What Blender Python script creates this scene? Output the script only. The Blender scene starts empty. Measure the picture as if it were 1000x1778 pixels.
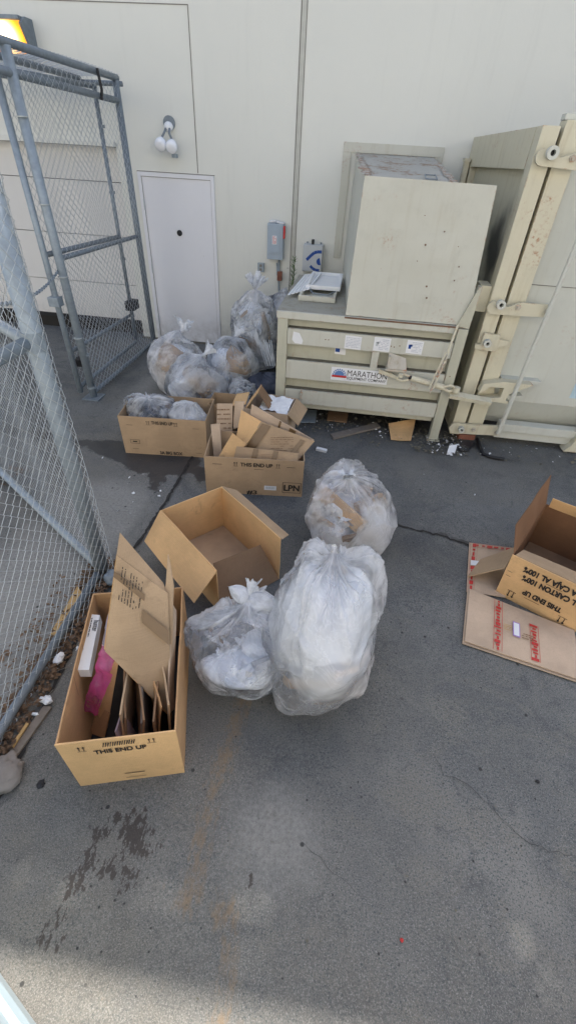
import bpy, math, random
import numpy as np
from mathutils import Vector, Matrix
S = bpy.context.scene
C = S.collection
rad = math.radians

# ---------------------------------------------------------------- camera
PITCH, ROLL, YAW, EYE = 0.669776, 0.0606, -0.102785, 2.35
FOC = 777.94
_f = np.array([math.sin(YAW)*math.cos(PITCH), math.cos(YAW)*math.cos(PITCH), -math.sin(PITCH)])
_r0 = np.array([math.cos(YAW), -math.sin(YAW), 0.0]); _u0 = np.cross(_r0, _f)
_r = math.cos(ROLL)*_r0+math.sin(ROLL)*_u0
_u = -math.sin(ROLL)*_r0+math.cos(ROLL)*_u0
cd = bpy.data.cameras.new('camera'); cam = bpy.data.objects.new('camera', cd); C.objects.link(cam)
cam.matrix_world = Matrix(((_r[0], _u[0], -_f[0], 0), (_r[1], _u[1], -_f[1], 0), (_r[2], _u[2], -_f[2], EYE), (0, 0, 0, 1)))
cd.sensor_fit = 'VERTICAL'; cd.sensor_height = 36; cd.sensor_width = 36
cd.lens = FOC/1778*36; cd.clip_end = 500; cd.clip_start = 0.02
S.camera = cam
# ---------------------------------------------------------------- sky and sun
SUN_EL = rad(52); SUN_AZ = rad(8)      # the sun stands behind the building: its wall shades the yard
w = bpy.data.worlds.new('World'); S.world = w; w.use_nodes = True
nt = w.node_tree; nt.nodes.clear()
sky = nt.nodes.new('ShaderNodeTexSky'); sky.sky_type = 'NISHITA'; sky.sun_disc = False
sky.sun_elevation = SUN_EL; sky.sun_rotation = SUN_AZ; sky.air_density = 1.0; sky.dust_density = 2.9; sky.ozone_density = .85
bg = nt.nodes.new('ShaderNodeBackground'); bg.inputs[1].default_value = 0.15
wo = nt.nodes.new('ShaderNodeOutputWorld')
nt.links.new(sky.outputs[0], bg.inputs[0]); nt.links.new(bg.outputs[0], wo.inputs[0])
sl = bpy.data.lights.new('sun', 'SUN'); sl.energy = 5.0; sl.angle = rad(0.5); sl.color = (1, .95, .88)
so = bpy.data.objects.new('sun', sl); C.objects.link(so)
sd = Vector((math.sin(SUN_AZ)*math.cos(SUN_EL), math.cos(SUN_AZ)*math.cos(SUN_EL), math.sin(SUN_EL)))
so.rotation_euler = sd.to_track_quat('Z', 'Y').to_euler()
S.view_settings.view_transform = 'Standard'; S.view_settings.look = 'None'
S.view_settings.exposure = 0.96; S.view_settings.gamma = 1
S.cycles.max_bounces = 12; S.cycles.transparent_max_bounces = 24; S.cycles.use_denoising = True
S.cycles.diffuse_bounces = 6

# ---------------------------------------------------------------- survey helpers: where a sight line meets a plane of the yard
def _ray(x, y): return (x-500)*_r-(y-889)*_u+FOC*_f
def gz(x, y, z=0.0):
    d = _ray(x, y); t = (z-EYE)/d[2]; return np.array([0, 0, EYE])+t*d
def gy(x, y, Y):
    d = _ray(x, y); t = Y/d[1]; return np.array([0, 0, EYE])+t*d
def gx(x, y, X):
    d = _ray(x, y); t = X/d[0]; return np.array([0, 0, EYE])+t*d
WY = 6.92                 # wall face
# ---------------------------------------------------------------- noise
def _h(ix, iy, iz, s):
    n = (ix*374761393+iy*668265263+iz*2147483647+s*1274126177) & 0xffffffff
    n = ((n ^ (n >> 13))*1274126177) & 0xffffffff
    n = n ^ (n >> 16)
    return (n & 0xffff)/65535.0
def vn(P, s=0):
    P = np.asarray(P, float); i = np.floor(P).astype(np.int64); f = P-i; f = f*f*(3-2*f); o = 0
    for dx in (0, 1):
        for dy in (0, 1):
            for dz in (0, 1):
                wgt = (f[..., 0] if dx else 1-f[..., 0])*(f[..., 1] if dy else 1-f[..., 1])*(f[..., 2] if dz else 1-f[..., 2])
                o = o+wgt*_h(i[..., 0]+dx, i[..., 1]+dy, i[..., 2]+dz, s)
    return o*2-1
def fbm(P, s=0, o=3):
    P = np.asarray(P, float); r = 0; a = 1; t = 0
    for k in range(o): r = r+a*vn(P*2**k, s+k); t += a; a *= .5
    return r/t
# ---------------------------------------------------------------- mesh builder
class MB:
    def __init__(s): s.v = []; s.f = []
    def add(s, vs, fs):
        b = len(s.v); s.v.extend([tuple(map(float, p)) for p in vs]); s.f.extend([tuple(i+b for i in q) for q in fs]); return s
    def box(s, x0, x1, y0, y1, z0, z1, bev=0.0):
        if bev <= 0:
            vs = [(x, y, z) for z in (z0, z1) for y in (y0, y1) for x in (x0, x1)]
            return s.add(vs, [(0, 2, 3, 1), (4, 5, 7, 6), (0, 1, 5, 4), (2, 6, 7, 3), (0, 4, 6, 2), (1, 3, 7, 5)])
        import bmesh
        bm = bmesh.new(); bmesh.ops.create_cube(bm, size=1)
        for v in bm.verts: v.co = ((x0+x1)/2+v.co.x*(x1-x0), (y0+y1)/2+v.co.y*(y1-y0), (z0+z1)/2+v.co.z*(z1-z0))
        bmesh.ops.bevel(bm, geom=bm.edges[:], offset=bev, segments=2, affect='EDGES', profile=.7)
        bm.verts.index_update(); s.add([v.co[:] for v in bm.verts], [[v.index for v in f.verts] for f in bm.faces]); bm.free(); return s
    def tube(s, pts, r, n=8, cap=True):
        pts = [np.array(p, float) for p in pts]; rs = r if hasattr(r, '__len__') else [r]*len(pts)
        up = None; vs = []
        for i, p in enumerate(pts):
            d = (pts[min(i+1, len(pts)-1)]-pts[max(i-1, 0)]); d = d/(np.linalg.norm(d)+1e-9)
            if up is None: up = np.array([0, 0, 1.]) if abs(d[2]) < .9 else np.array([1., 0, 0])
            a = np.cross(up, d); a /= np.linalg.norm(a)+1e-9; b = np.cross(d, a); up = b
            for k in range(n):
                t = 2*math.pi*k/n; vs.append(p+rs[i]*(math.cos(t)*a+math.sin(t)*b))
        fs = []
        for i in range(len(pts)-1):
            for k in range(n): fs.append((i*n+k, i*n+(k+1) % n, (i+1)*n+(k+1) % n, (i+1)*n+k))
        if cap: fs.append(tuple(range(n-1, -1, -1))); fs.append(tuple((len(pts)-1)*n+k for k in range(n)))
        return s.add(vs, fs)
    def prism(s, poly, vec):
        poly = [np.array(p, float) for p in poly]; vec = np.array(vec, float); n = len(poly)
        return s.add(poly+[p+vec for p in poly], [tuple(range(n-1, -1, -1)), tuple(range(n, 2*n))]+[(i, (i+1) % n, n+(i+1) % n, n+i) for i in range(n)])
    def slab(s, c, th, nu=10, nv=8, bulge=0, rough=0, seed=0, crease=None, keep=False):
        # c: four corners (bl, br, tr, tl); closed sheet with thickness th behind its front face
        c = [np.array(p, float) for p in c]
        u, v = np.meshgrid(np.linspace(0, 1, nu+1), np.linspace(0, 1, nv+1))
        P = ((1-u)*(1-v))[..., None]*c[0]+(u*(1-v))[..., None]*c[1]+(u*v)[..., None]*c[2]+((1-u)*v)[..., None]*c[3]
        nrm = np.cross(c[1]-c[0], c[3]-c[0]); nrm /= np.linalg.norm(nrm)
        d = bulge*np.sin(math.pi*u)*(1 if keep else np.sin(math.pi*v*.9+.15))
        d = d+rough*fbm(P*5+seed*3.1, seed, 2)
        if crease:
            for (ax, t, hgt) in crease:
                q = u if ax == 'u' else v
                d = d+hgt*np.maximum(0, 1-np.abs(q-t)/.5)
        F = P+d[..., None]*nrm; B = F-th*nrm
        m, n = F.shape[:2]; vs = list(F.reshape(-1, 3))+list(B.reshape(-1, 3)); N = m*n; fs = []
        for i in range(m-1):
            for j in range(n-1):
                a = i*n+j; fs.append((a, a+1, a+n+1, a+n)); fs.append((N+a, N+a+n, N+a+n+1, N+a+1))
        for j in range(n-1):
            fs.append((j, N+j, N+j+1, j+1)); a = (m-1)*n+j; fs.append((a, a+1, N+a+1, N+a))
        for i in range(m-1):
            a = i*n; fs.append((a, a+n, N+a+n, N+a)); a = i*n+n-1; fs.append((a, N+a, N+a+n, a+n))
        return s.add(vs, fs)
    def grid(s, F):
        m, n = F.shape[:2]
        return s.add(list(F.reshape(-1, 3)), [(i*n+j, i*n+j+1, (i+1)*n+j+1, (i+1)*n+j) for i in range(m-1) for j in range(n-1)])
    def disc(s, c, axis, r, th, n=20, hole=0):
        c = np.array(c, float); ax = np.array(axis, float); ax /= np.linalg.norm(ax)
        a = np.cross(ax, [0, 0, 1.] if abs(ax[2]) < .9 else [1., 0, 0]); a /= np.linalg.norm(a); b = np.cross(ax, a)
        ring = lambda rr, o: [c+o*ax+rr*(math.cos(2*math.pi*k/n)*a+math.sin(2*math.pi*k/n)*b) for k in range(n)]
        if not hole:
            return s.add(ring(r, 0)+ring(r, th), [tuple(range(n-1, -1, -1)), tuple(range(n, 2*n))]+[(k, (k+1) % n, n+(k+1) % n, n+k) for k in range(n)])
        vs = ring(r, 0)+ring(r, th)+ring(hole, th)+ring(hole, 0); fs = []
        for q in range(4):
            for k in range(n): fs.append((q*n+k, q*n+(k+1) % n, ((q+1) % 4)*n+(k+1) % n, ((q+1) % 4)*n+k))
        return s.add(vs, fs)
    def sphere(s, c, r, nu=16, nv=10, sc=(1, 1, 1)):
        vs = []; fs = []
        for i in range(nv+1):
            t = math.pi*i/nv
            for k in range(nu):
                p = 2*math.pi*k/nu; vs.append((c[0]+r*sc[0]*math.sin(t)*math.cos(p), c[1]+r*sc[1]*math.sin(t)*math.sin(p), c[2]+r*sc[2]*math.cos(t)))
        for i in range(nv):
            for k in range(nu): fs.append((i*nu+k, (i+1)*nu+k, (i+1)*nu+(k+1) % nu, i*nu+(k+1) % nu))
        return s.add(vs, fs)
def frame_of(o):
    m = Matrix.Translation(o.location) @ o.rotation_euler.to_matrix().to_4x4()
    return m.inverted()
def link(name, mb, mat, parent=None, world=True, smooth=False, base=None):
    """one mesh object; vertices given in yard coordinates (world=True) or in the parent's own (False)"""
    me = bpy.data.meshes.new(name); vs = np.array(mb.v, float)
    if parent is not None and world:
        inv = Matrix.Identity(4); ch = []; p = parent
        while p is not None: ch.append(p); p = p.parent
        m = Matrix.Identity(4)
        for q in reversed(ch): m = m @ Matrix.Translation(q.location) @ q.rotation_euler.to_matrix().to_4x4()
        inv = np.array(m.inverted()); vs = vs@inv[:3, :3].T+inv[:3, 3]
    loc = None
    if parent is None:
        loc = np.array(base) if base is not None else np.array([(vs[:, 0].min()+vs[:, 0].max())/2, (vs[:, 1].min()+vs[:, 1].max())/2, vs[:, 2].min()])
        vs = vs-loc
    me.from_pydata([tuple(p) for p in vs], [], mb.f); me.materials.append(mat)
    if smooth: me.polygons.foreach_set('use_smooth', [True]*len(me.polygons))
    me.update(); o = bpy.data.objects.new(name, me); C.objects.link(o)
    if parent is not None: o.parent = parent
    if loc is not None: o.location = loc
    return o
def tag(o, label, cat, group=None, kind=None):
    o['label'] = label; o['category'] = cat
    if group: o['group'] = group
    if kind: o['kind'] = kind
    return o
def thing(name, label, cat, loc=(0, 0, 0), rz=0, group=None):
    o = bpy.data.objects.new(name, None); C.objects.link(o); o.location = loc; o.rotation_euler = (0, 0, rz); o.empty_display_size = .1
    return tag(o, label, cat, group)
# ---------------------------------------------------------------- materials
class NT:
    def __init__(s, name):
        s.m = bpy.data.materials.new(name); s.m.use_nodes = True; s.t = s.m.node_tree; s.t.nodes.clear()
        s.out = s.t.nodes.new('ShaderNodeOutputMaterial'); s.co = s.n('ShaderNodeTexCoord').outputs['Object']
    def n(s, t, **k):
        x = s.t.nodes.new(t)
        for a, b in k.items(): setattr(x, a, b)
        return x
    def L(s, a, b): s.t.links.new(a, b)
    def val(s, sock, v):
        if hasattr(v, 'is_output') or isinstance(v, bpy.types.NodeSocket): s.L(v, sock)
        elif isinstance(v, tuple) and len(v) == 3 and sock.type == 'RGBA': sock.default_value = v+(1,)
        else: sock.default_value = v
    def noise(s, sc, det=4, rough=.6, vec=None, scale3=None, dist=0):
        x = s.n('ShaderNodeTexNoise'); x.inputs['Scale'].default_value = sc; x.inputs['Detail'].default_value = det; x.inputs['Roughness'].default_value = rough; x.inputs['Distortion'].default_value = dist
        v = vec if vec is not None else s.co
        if scale3:
            mp = s.n('ShaderNodeMapping'); mp.inputs['Scale'].default_value = scale3; s.L(v, mp.inputs[0]); v = mp.outputs[0]
        s.L(v, x.inputs['Vector']); return x.outputs['Fac']
    def vor(s, sc, feat='F1', vec=None, rnd=1):
        x = s.n('ShaderNodeTexVoronoi'); x.feature = feat; x.inputs['Scale'].default_value = sc; x.inputs['Randomness'].default_value = rnd
        s.L(vec if vec is not None else s.co, x.inputs['Vector']); return x
    def rng(s, v, a, b, c=0., d=1.):
        x = s.n('ShaderNodeMapRange'); x.interpolation_type = 'SMOOTHSTEP'; s.val(x.inputs[0], v)
        for i, q in enumerate((a, b, c, d)): x.inputs[i+1].default_value = q
        return x.outputs[0]
    def mul(s, a, b, op='MULTIPLY'):
        x = s.n('ShaderNodeMath', operation=op); s.val(x.inputs[0], a); s.val(x.inputs[1], b); return x.outputs[0]
    def mix(s, f, a, b, mode='MIX'):
        x = s.n('ShaderNodeMixRGB', blend_type=mode); s.val(x.inputs[0], f); s.val(x.inputs[1], a); s.val(x.inputs[2], b); return x.outputs[0]
    def bump(s, h, st=.3, d=.01, nrm=None):
        x = s.n('ShaderNodeBump'); x.inputs['Strength'].default_value = st; x.inputs['Distance'].default_value = d; s.L(h, x.inputs['Height'])
        if nrm is not None: s.L(nrm, x.inputs['Normal'])
        return x.outputs[0]
    def bsdf(s, col, rough=.6, nrm=None, metal=0, spec=.5, **k):
        p = s.n('ShaderNodeBsdfPrincipled'); s.val(p.inputs['Base Color'], col); s.val(p.inputs['Roughness'], rough)
        p.inputs['Metallic'].default_value = metal; p.inputs['Specular IOR Level'].default_value = spec
        for a, b in k.items(): s.val(p.inputs[a], b)
        if nrm is not None: s.L(nrm, p.inputs['Normal'])
        s.L(p.outputs[0], s.out.inputs[0]); return p
def simple(name, col, rough=.6, var=.15, sc=12, metal=0, bump=.1, spec=.4):
    m = NT(name); n = m.noise(sc, 4); c = m.mix(n, tuple(x*(1-var) for x in col), tuple(min(1, x*(1+var)) for x in col))
    m.bsdf(c, rough, m.bump(m.noise(sc*6, 3), bump, .004), metal, spec); return m.m
def kraft(name, col=(.40, .245, .12), dirt=.42, wet=0):
    m = NT(name); g = m.n('ShaderNodeNewGeometry').outputs['Position']
    a = m.noise(3, 4, vec=g); b = m.noise(160, 2, .7, vec=g); fl = m.noise(1, 3, .6, vec=m.co, scale3=(9, 9, 220))
    c = m.mix(m.rng(a, .3, .7), tuple(x*.86 for x in col), tuple(x*1.1 for x in col))
    c = m.mix(m.mul(m.rng(b, .45, .75), .22), c, tuple(x*.5 for x in col))
    c = m.mix(m.mul(m.rng(fl, .45, .7), .16), c, tuple(x*1.35 for x in col))
    c = m.mix(m.mul(m.rng(m.noise(6, 5, .7, vec=g, dist=.6), .58, .78), dirt), c, (.10, .065, .04))
    wv = m.n('ShaderNodeTexWave'); wv.wave_type = 'BANDS'; wv.bands_direction = 'X'; wv.inputs['Scale'].default_value = 45; wv.inputs['Distortion'].default_value = .8; m.L(m.co, wv.inputs['Vector'])
    h = m.mul(m.mul(wv.outputs['Fac'], .25), m.noise(25, 3, vec=g), 'ADD')
    m.bsdf(c, .82, m.bump(h, .28, .004), 0, .25); return m.m
def paint(name, col, rust=.3, rough=.45, streak=.3, chip=(.24, .10, .045)):
    m = NT(name); g = m.n('ShaderNodeNewGeometry').outputs['Position']
    a = m.noise(1.6, 4, vec=g); st = m.noise(1, 4, .65, vec=g, scale3=(16, 16, 1.3)); sp = m.noise(34, 5, .75, vec=g)
    c = m.mix(a, tuple(x*.9 for x in col), tuple(x*1.07 for x in col))
    c = m.mix(m.mul(m.rng(st, .5, .78), streak), c, tuple(x*y for x, y in zip(col, (.66, .58, .46))))
    c = m.mix(m.mul(m.rng(m.noise(7, 5, .7, vec=g), .5, .75), streak*.7), c, tuple(x*.68 for x in col))
    rm = m.mul(m.rng(m.noise(2.3, 5, .7, vec=g, dist=.3), .56, .72), m.rng(sp, .5, .66))
    spots = m.mul(m.rng(m.vor(16, vec=g).outputs['Distance'], .10, .04), m.rng(m.noise(9, 2, vec=g), .6, .66))
    rm = m.mul(m.mul(rm, spots, 'MAXIMUM'), rust)
    bv = m.n('ShaderNodeBevel'); bv.samples = 3; bv.inputs['Radius'].default_value = .012
    dt = m.n('ShaderNodeVectorMath', operation='DOT_PRODUCT'); m.L(bv.outputs[0], dt.inputs[0]); m.L(m.n('ShaderNodeNewGeometry').outputs['True Normal'], dt.inputs[1])
    edge = m.mul(m.rng(dt.outputs['Value'], .985, .9), m.mul(m.rng(m.noise(11, 5, .75, vec=g), .52, .62), min(1, rust*1.6)))
    c = m.mix(m.mul(rm, edge, 'MAXIMUM'), c, m.mix(m.noise(60, 3, vec=g), chip, tuple(x*1.9 for x in chip)))
    m.bsdf(c, m.rng(a, .2, .8, rough-.06, rough+.14), m.bump(m.noise(5, 3, vec=g), .12, .02), 0, .4); return m.m
def film(name, tint=(.93, .94, .96), op=(.08, .72), scale=6, haze=1.0):
    m = NT(name); g = m.n('ShaderNodeNewGeometry').outputs['Position']
    tr = m.n('ShaderNodeBsdfTransparent'); tr.inputs[0].default_value = (.96, .97, 1, 1)
    di = m.n('ShaderNodeBsdfDiffuse'); di.inputs[0].default_value = tint+(1,)
    tl = m.n('ShaderNodeBsdfTranslucent'); tl.inputs[0].default_value = tint+(1,)
    gl = m.n('ShaderNodeBsdfGlossy'); gl.inputs['Roughness'].default_value = .10
    rid = m.noise(scale, 5, .62, vec=g, dist=1.4)
    rd = m.mul(m.mul(rid, .5, 'SUBTRACT'), 0, 'ADD'); rd = m.mul(m.n('ShaderNodeMath', operation='ABSOLUTE').inputs[0], 1) if False else rd
    ab = m.n('ShaderNodeMath', operation='ABSOLUTE'); m.L(rd, ab.inputs[0]); crease = m.rng(ab.outputs[0], .03, .0)
    big = m.noise(scale*.5, 3, vec=g, dist=.5)
    nm = m.bump(m.mul(m.mul(crease, .12), rid, 'ADD'), .32, .02)
    for x in (di, tl, gl): m.L(nm, x.inputs['Normal'])
    lw = m.n('ShaderNodeLayerWeight'); lw.inputs[0].default_value = .35
    o = m.rng(big, .38, .64, op[0], op[1])
    fa = m.n('ShaderNodeAttribute'); fa.attribute_name = 'fold'; o = m.mul(m.mul(m.rng(fa.outputs['Fac'], .2, 1.1), .50), o, 'ADD')
    o = m.mul(m.mul(crease, .10), o, 'ADD'); o = m.mul(m.mul(lw.outputs['Facing'], .34), o, 'ADD'); o = m.mul(o, haze)
    o = m.mul(o, .97, 'MINIMUM')
    m1 = m.n('ShaderNodeMixShader'); m1.inputs[0].default_value = .42; m.L(di.outputs[0], m1.inputs[1]); m.L(tl.outputs[0], m1.inputs[2])
    m2 = m.n('ShaderNodeMixShader'); m.L(o, m2.inputs[0]); m.L(tr.outputs[0], m2.inputs[1]); m.L(m1.outputs[0], m2.inputs[2])
    fr = m.n('ShaderNodeLayerWeight'); fr.inputs[0].default_value = .28; m.L(nm, fr.inputs['Normal'])
    m3 = m.n('ShaderNodeMixShader'); m.L(m.mul(fr.outputs['Fresnel'], 1.15), m3.inputs[0]); m.L(m2.outputs[0], m3.inputs[1]); m.L(gl.outputs[0], m3.inputs[2])
    m.L(m3.outputs[0], m.out.inputs[0]); return m.m
def wallmat(name, col, streak=.2):
    m = NT(name); g = m.n('ShaderNodeNewGeometry').outputs['Position']
    c = m.mix(m.noise(.7, 4, vec=g), tuple(x*.95 for x in col), tuple(x*1.04 for x in col))
    c = m.mix(m.mul(m.rng(m.noise(1, 5, .7, vec=g, scale3=(7, 7, .6)), .5, .8), streak), c, tuple(x*.72 for x in col))
    sx = m.n('ShaderNodeSeparateXYZ'); m.L(g, sx.inputs[0])
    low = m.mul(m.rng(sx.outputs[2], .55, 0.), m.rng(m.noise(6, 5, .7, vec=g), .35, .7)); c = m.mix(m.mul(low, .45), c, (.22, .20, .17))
    c = m.mix(m.mul(m.rng(m.vor(2.3, vec=g).outputs['Distance'], .022, .012), .7), c, (.12, .11, .1))
    m.bsdf(c, .8, m.bump(m.noise(90, 3, vec=g), .16, .006, m.bump(m.noise(5, 3, vec=g), .1, .03)), 0, .3); return m.m
K = {}
K['kraft'] = kraft('kraft_board', (.66, .42, .205)); K['kraft2'] = kraft('dull_board', (.43, .305, .19)); K['kraft3'] = kraft('pale_board', (.52, .395, .285), .15); K['kraft4'] = kraft('dark_board', (.25, .155, .09), .4)
K['beige'] = paint('beige_machine_paint', (.48, .475, .38), .9, .45, .4); K['beige_lt'] = paint('pale_machine_paint', (.54, .54, .47), .7, .42, .3)
K['cream'] = paint('container_paint', (.60, .565, .43), .9, .5, .45); K['cream_lt'] = paint('container_panel_paint', (.56, .57, .51), .35, .5, .2)
K['grimy'] = paint('grimy_top_paint', (.34, .33, .28), 1.0, .7, .8); K['rusty'] = paint('rusty_paint', (.50, .46, .38), 1.9, .7, .6, (.36, .15, .07))
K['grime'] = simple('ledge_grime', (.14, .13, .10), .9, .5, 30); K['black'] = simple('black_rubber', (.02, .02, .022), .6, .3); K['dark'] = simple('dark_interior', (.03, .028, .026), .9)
K['galv'] = simple('galvanised_steel', (.29, .34, .38), .45, .32, 22, .25, .25); K['galvd'] = simple('dark_galvanised_steel', (.20, .235, .265), .5, .35, 22, .25, .25)
K['wire'] = simple('fence_wire', (.44, .47, .47), .45, .25, 9, .2, 0); K['wired'] = simple('dull_fence_wire', (.42, .45, .46), .5, .2, 9, .2, 0)
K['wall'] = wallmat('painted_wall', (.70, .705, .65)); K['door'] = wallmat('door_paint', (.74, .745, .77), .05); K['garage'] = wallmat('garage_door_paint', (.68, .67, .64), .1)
K['seam'] = simple('wall_joint', (.20, .19, .17), .9); K['jointpaint'] = simple('joint_sealant', (.48, .48, .43), .7)
K['white'] = simple('white_plastic', (.78, .80, .82), .4, .06); K['paper'] = simple('white_paper', (.74, .75, .76), .75, .08, 9); K['ink'] = simple('black_ink', (.025, .022, .02), .7, .2)
K['bluebox'] = simple('blue_grey_enamel', (.34, .41, .48), .4, .1); K['ctrl'] = simple('grey_enamel', (.50, .53, .55), .4, .08); K['blue'] = simple('blue_ink', (.01, .065, .30), .45, .1); K['red'] = simple('red_paint', (.55, .03, .03), .5)
K['glass'] = simple('lamp_white', (.86, .88, .92), .25, .03); K['tape'] = simple('brown_tape', (.17, .10, .045), .3, .2, 20, 0, .05, .6); K['redtape'] = simple('red_print', (.50, .035, .03), .45, .3, 40)
K['rust'] = simple('rust', (.17, .10, .065), .9, .5, 25); K['brick'] = simple('old_brick', (.22, .09, .06), .9, .35, 30); K['wood'] = simple('weathered_wood', (.20, .17, .14), .9, .35, 30); K['wood2'] = simple('pale_wood', (.48, .31, .13), .8, .25, 20)
K['ruststain'] = simple('rust_run', (.50, .37, .20), .8, .25, 30)
K['foam'] = simple('white_foam', (.80, .83, .86), .7, .06, 5); K['leaf'] = simple('dry_leaf', (.16, .10, .06), .9, .6, 18); K['green'] = simple('weed_leaf', (.10, .17, .055), .7, .35, 20)
K['pink'] = film('pink_film', (.72, .10, .33), (.35, .8), 9); K['lilac'] = film('lilac_film', (.66, .60, .68), (.6, .95), 9)
K['film'] = film('white_bag_film'); K['film_clear'] = film('clear_bag_film', (.90, .93, .97), (.02, .50), 7); K['film_milky'] = film('milky_bag_film', (.92, .93, .945), (.10, .58), 5); K['film_thin'] = film('thin_bag_film', (.94, .95, .97), (.05, .66), 7)
K['film_tie'] = film('gathered_film', (.86, .89, .94), (.62, .98), 18); K['darkrub'] = simple('dark_rubbish', (.05, .06, .09), .6, .6, 12); K['stone'] = simple('pale_stone', (.24, .215, .19), .9, .4, 14, 0, .6)
def lamp_mat():
    m = NT('lit_sodium_lens'); g = m.n('ShaderNodeNewGeometry').outputs['Position']
    v = m.n('ShaderNodeVectorMath', operation='DISTANCE'); m.L(g, v.inputs[0]); v.inputs[1].default_value = (-4.20, 6.80, 3.28)
    e = m.n('ShaderNodeEmission'); m.L(m.mix(m.rng(v.outputs['Value'], .05, .2), (1, .80, .40), (1, .36, .03)), e.inputs[0]); m.L(m.rng(v.outputs['Value'], .04, .24, 5, .9), e.inputs[1])
    m.L(e.outputs[0], m.out.inputs[0]); return m.m
K['lens'] = lamp_mat()
def rustmix():
    m = NT('rusting_paint'); g = m.n('ShaderNodeNewGeometry').outputs['Position']
    k = m.rng(m.mul(m.mul(m.noise(9, 5, .7, vec=g), m.noise(45, 4, .75, vec=g), 'ADD'), .5), .44, .56)
    m.bsdf(m.mix(k, (.50, .49, .43), m.mix(m.noise(70, 3, vec=g), (.20, .10, .055), (.40, .24, .15))), .8, None, 0, .3); return m.m
K['rustmix'] = rustmix()
def worntop():
    m = NT('worn_hopper_top'); g = m.n('ShaderNodeNewGeometry').outputs['Position']
    k = m.rng(m.mul(m.mul(m.noise(2.6, 5, .7, vec=g, dist=.5), m.noise(24, 5, .75, vec=g), 'ADD'), .5), .50, .60)
    c = m.mix(m.noise(5, 4, vec=g), (.40, .39, .34), (.50, .48, .42)); m.bsdf(m.mix(m.mul(k, .85), c, m.mix(m.noise(50, 3, vec=g), (.20, .12, .07), (.36, .24, .16))), .85, None, 0, .2); return m.m
K['worntop'] = worntop()
# ---------------------------------------------------------------- lettering
def lettering(txt, size, mat, parent, O, ux, uy, bold=.02, width=None, name='printed_text', center=True):
    """flat letters with baseline origin O, running along ux, upright along uy (yard coordinates)"""
    cu = bpy.data.curves.new('t', 'FONT'); cu.body = txt; cu.size = 1; cu.offset = bold; cu.extrude = 0
    ob = bpy.data.objects.new('t', cu); C.objects.link(ob); dg = bpy.context.evaluated_depsgraph_get()
    me = bpy.data.meshes.new_from_object(ob.evaluated_get(dg)); bpy.data.objects.remove(ob)
    v = np.array([p.co[:] for p in me.vertices]); fs = [tuple(p.vertices) for p in me.polygons]; bpy.data.meshes.remove(me)
    w0 = v[:, 0].max()-v[:, 0].min(); v[:, 0] -= v[:, 0].min()
    h0 = .72; sy = size/h0; sx = (width/w0) if width else sy
    if center: v[:, 0] -= w0/2
    ux = np.array(ux, float); ux /= np.linalg.norm(ux); uy = np.array(uy, float); uy /= np.linalg.norm(uy)
    P = np.array(O, float)+v[:, :1]*sx*ux+v[:, 1:2]*sy*uy
    mb = MB(); mb.add(P, fs); return link(name, mb, mat, parent)
def flatshape(mb, O, ux, uy, polys):
    O = np.array(O, float); ux = np.array(ux, float); ux /= np.linalg.norm(ux); uy = np.array(uy, float); uy /= np.linalg.norm(uy)
    for p in polys: mb.add([O+a*ux+b*uy for a, b in p], [tuple(range(len(p)))])
    return mb
def rect(x, y, w, h): return [(x-w/2, y-h/2), (x+w/2, y-h/2), (x+w/2, y+h/2), (x-w/2, y+h/2)]
def arrows(x, y, s):
    o = []
    for dx in (-.28*s, .28*s):
        o.append(rect(x+dx, y, .10*s, .8*s)); o.append([(x+dx-.2*s, y+.3*s), (x+dx+.2*s, y+.3*s), (x+dx, y+.62*s)])
    o.append(rect(x, y-.52*s, 1.1*s, .08*s)); return o
def scribble(w, h, rows, seed, cols=1, thick=.45):
    r = random.Random(seed); o = []
    for i in range(rows):
        y = h/2-(i+.5)*h/rows; x = -w/2
        while x < w/2-.01*w:
            l = r.uniform(.05, .22)*w; l = min(l, w/2-x)
            if r.random() < .9: o.append(rect(x+l/2, y, l, h/rows*thick))
            x += l+.03*w
    return o
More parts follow.
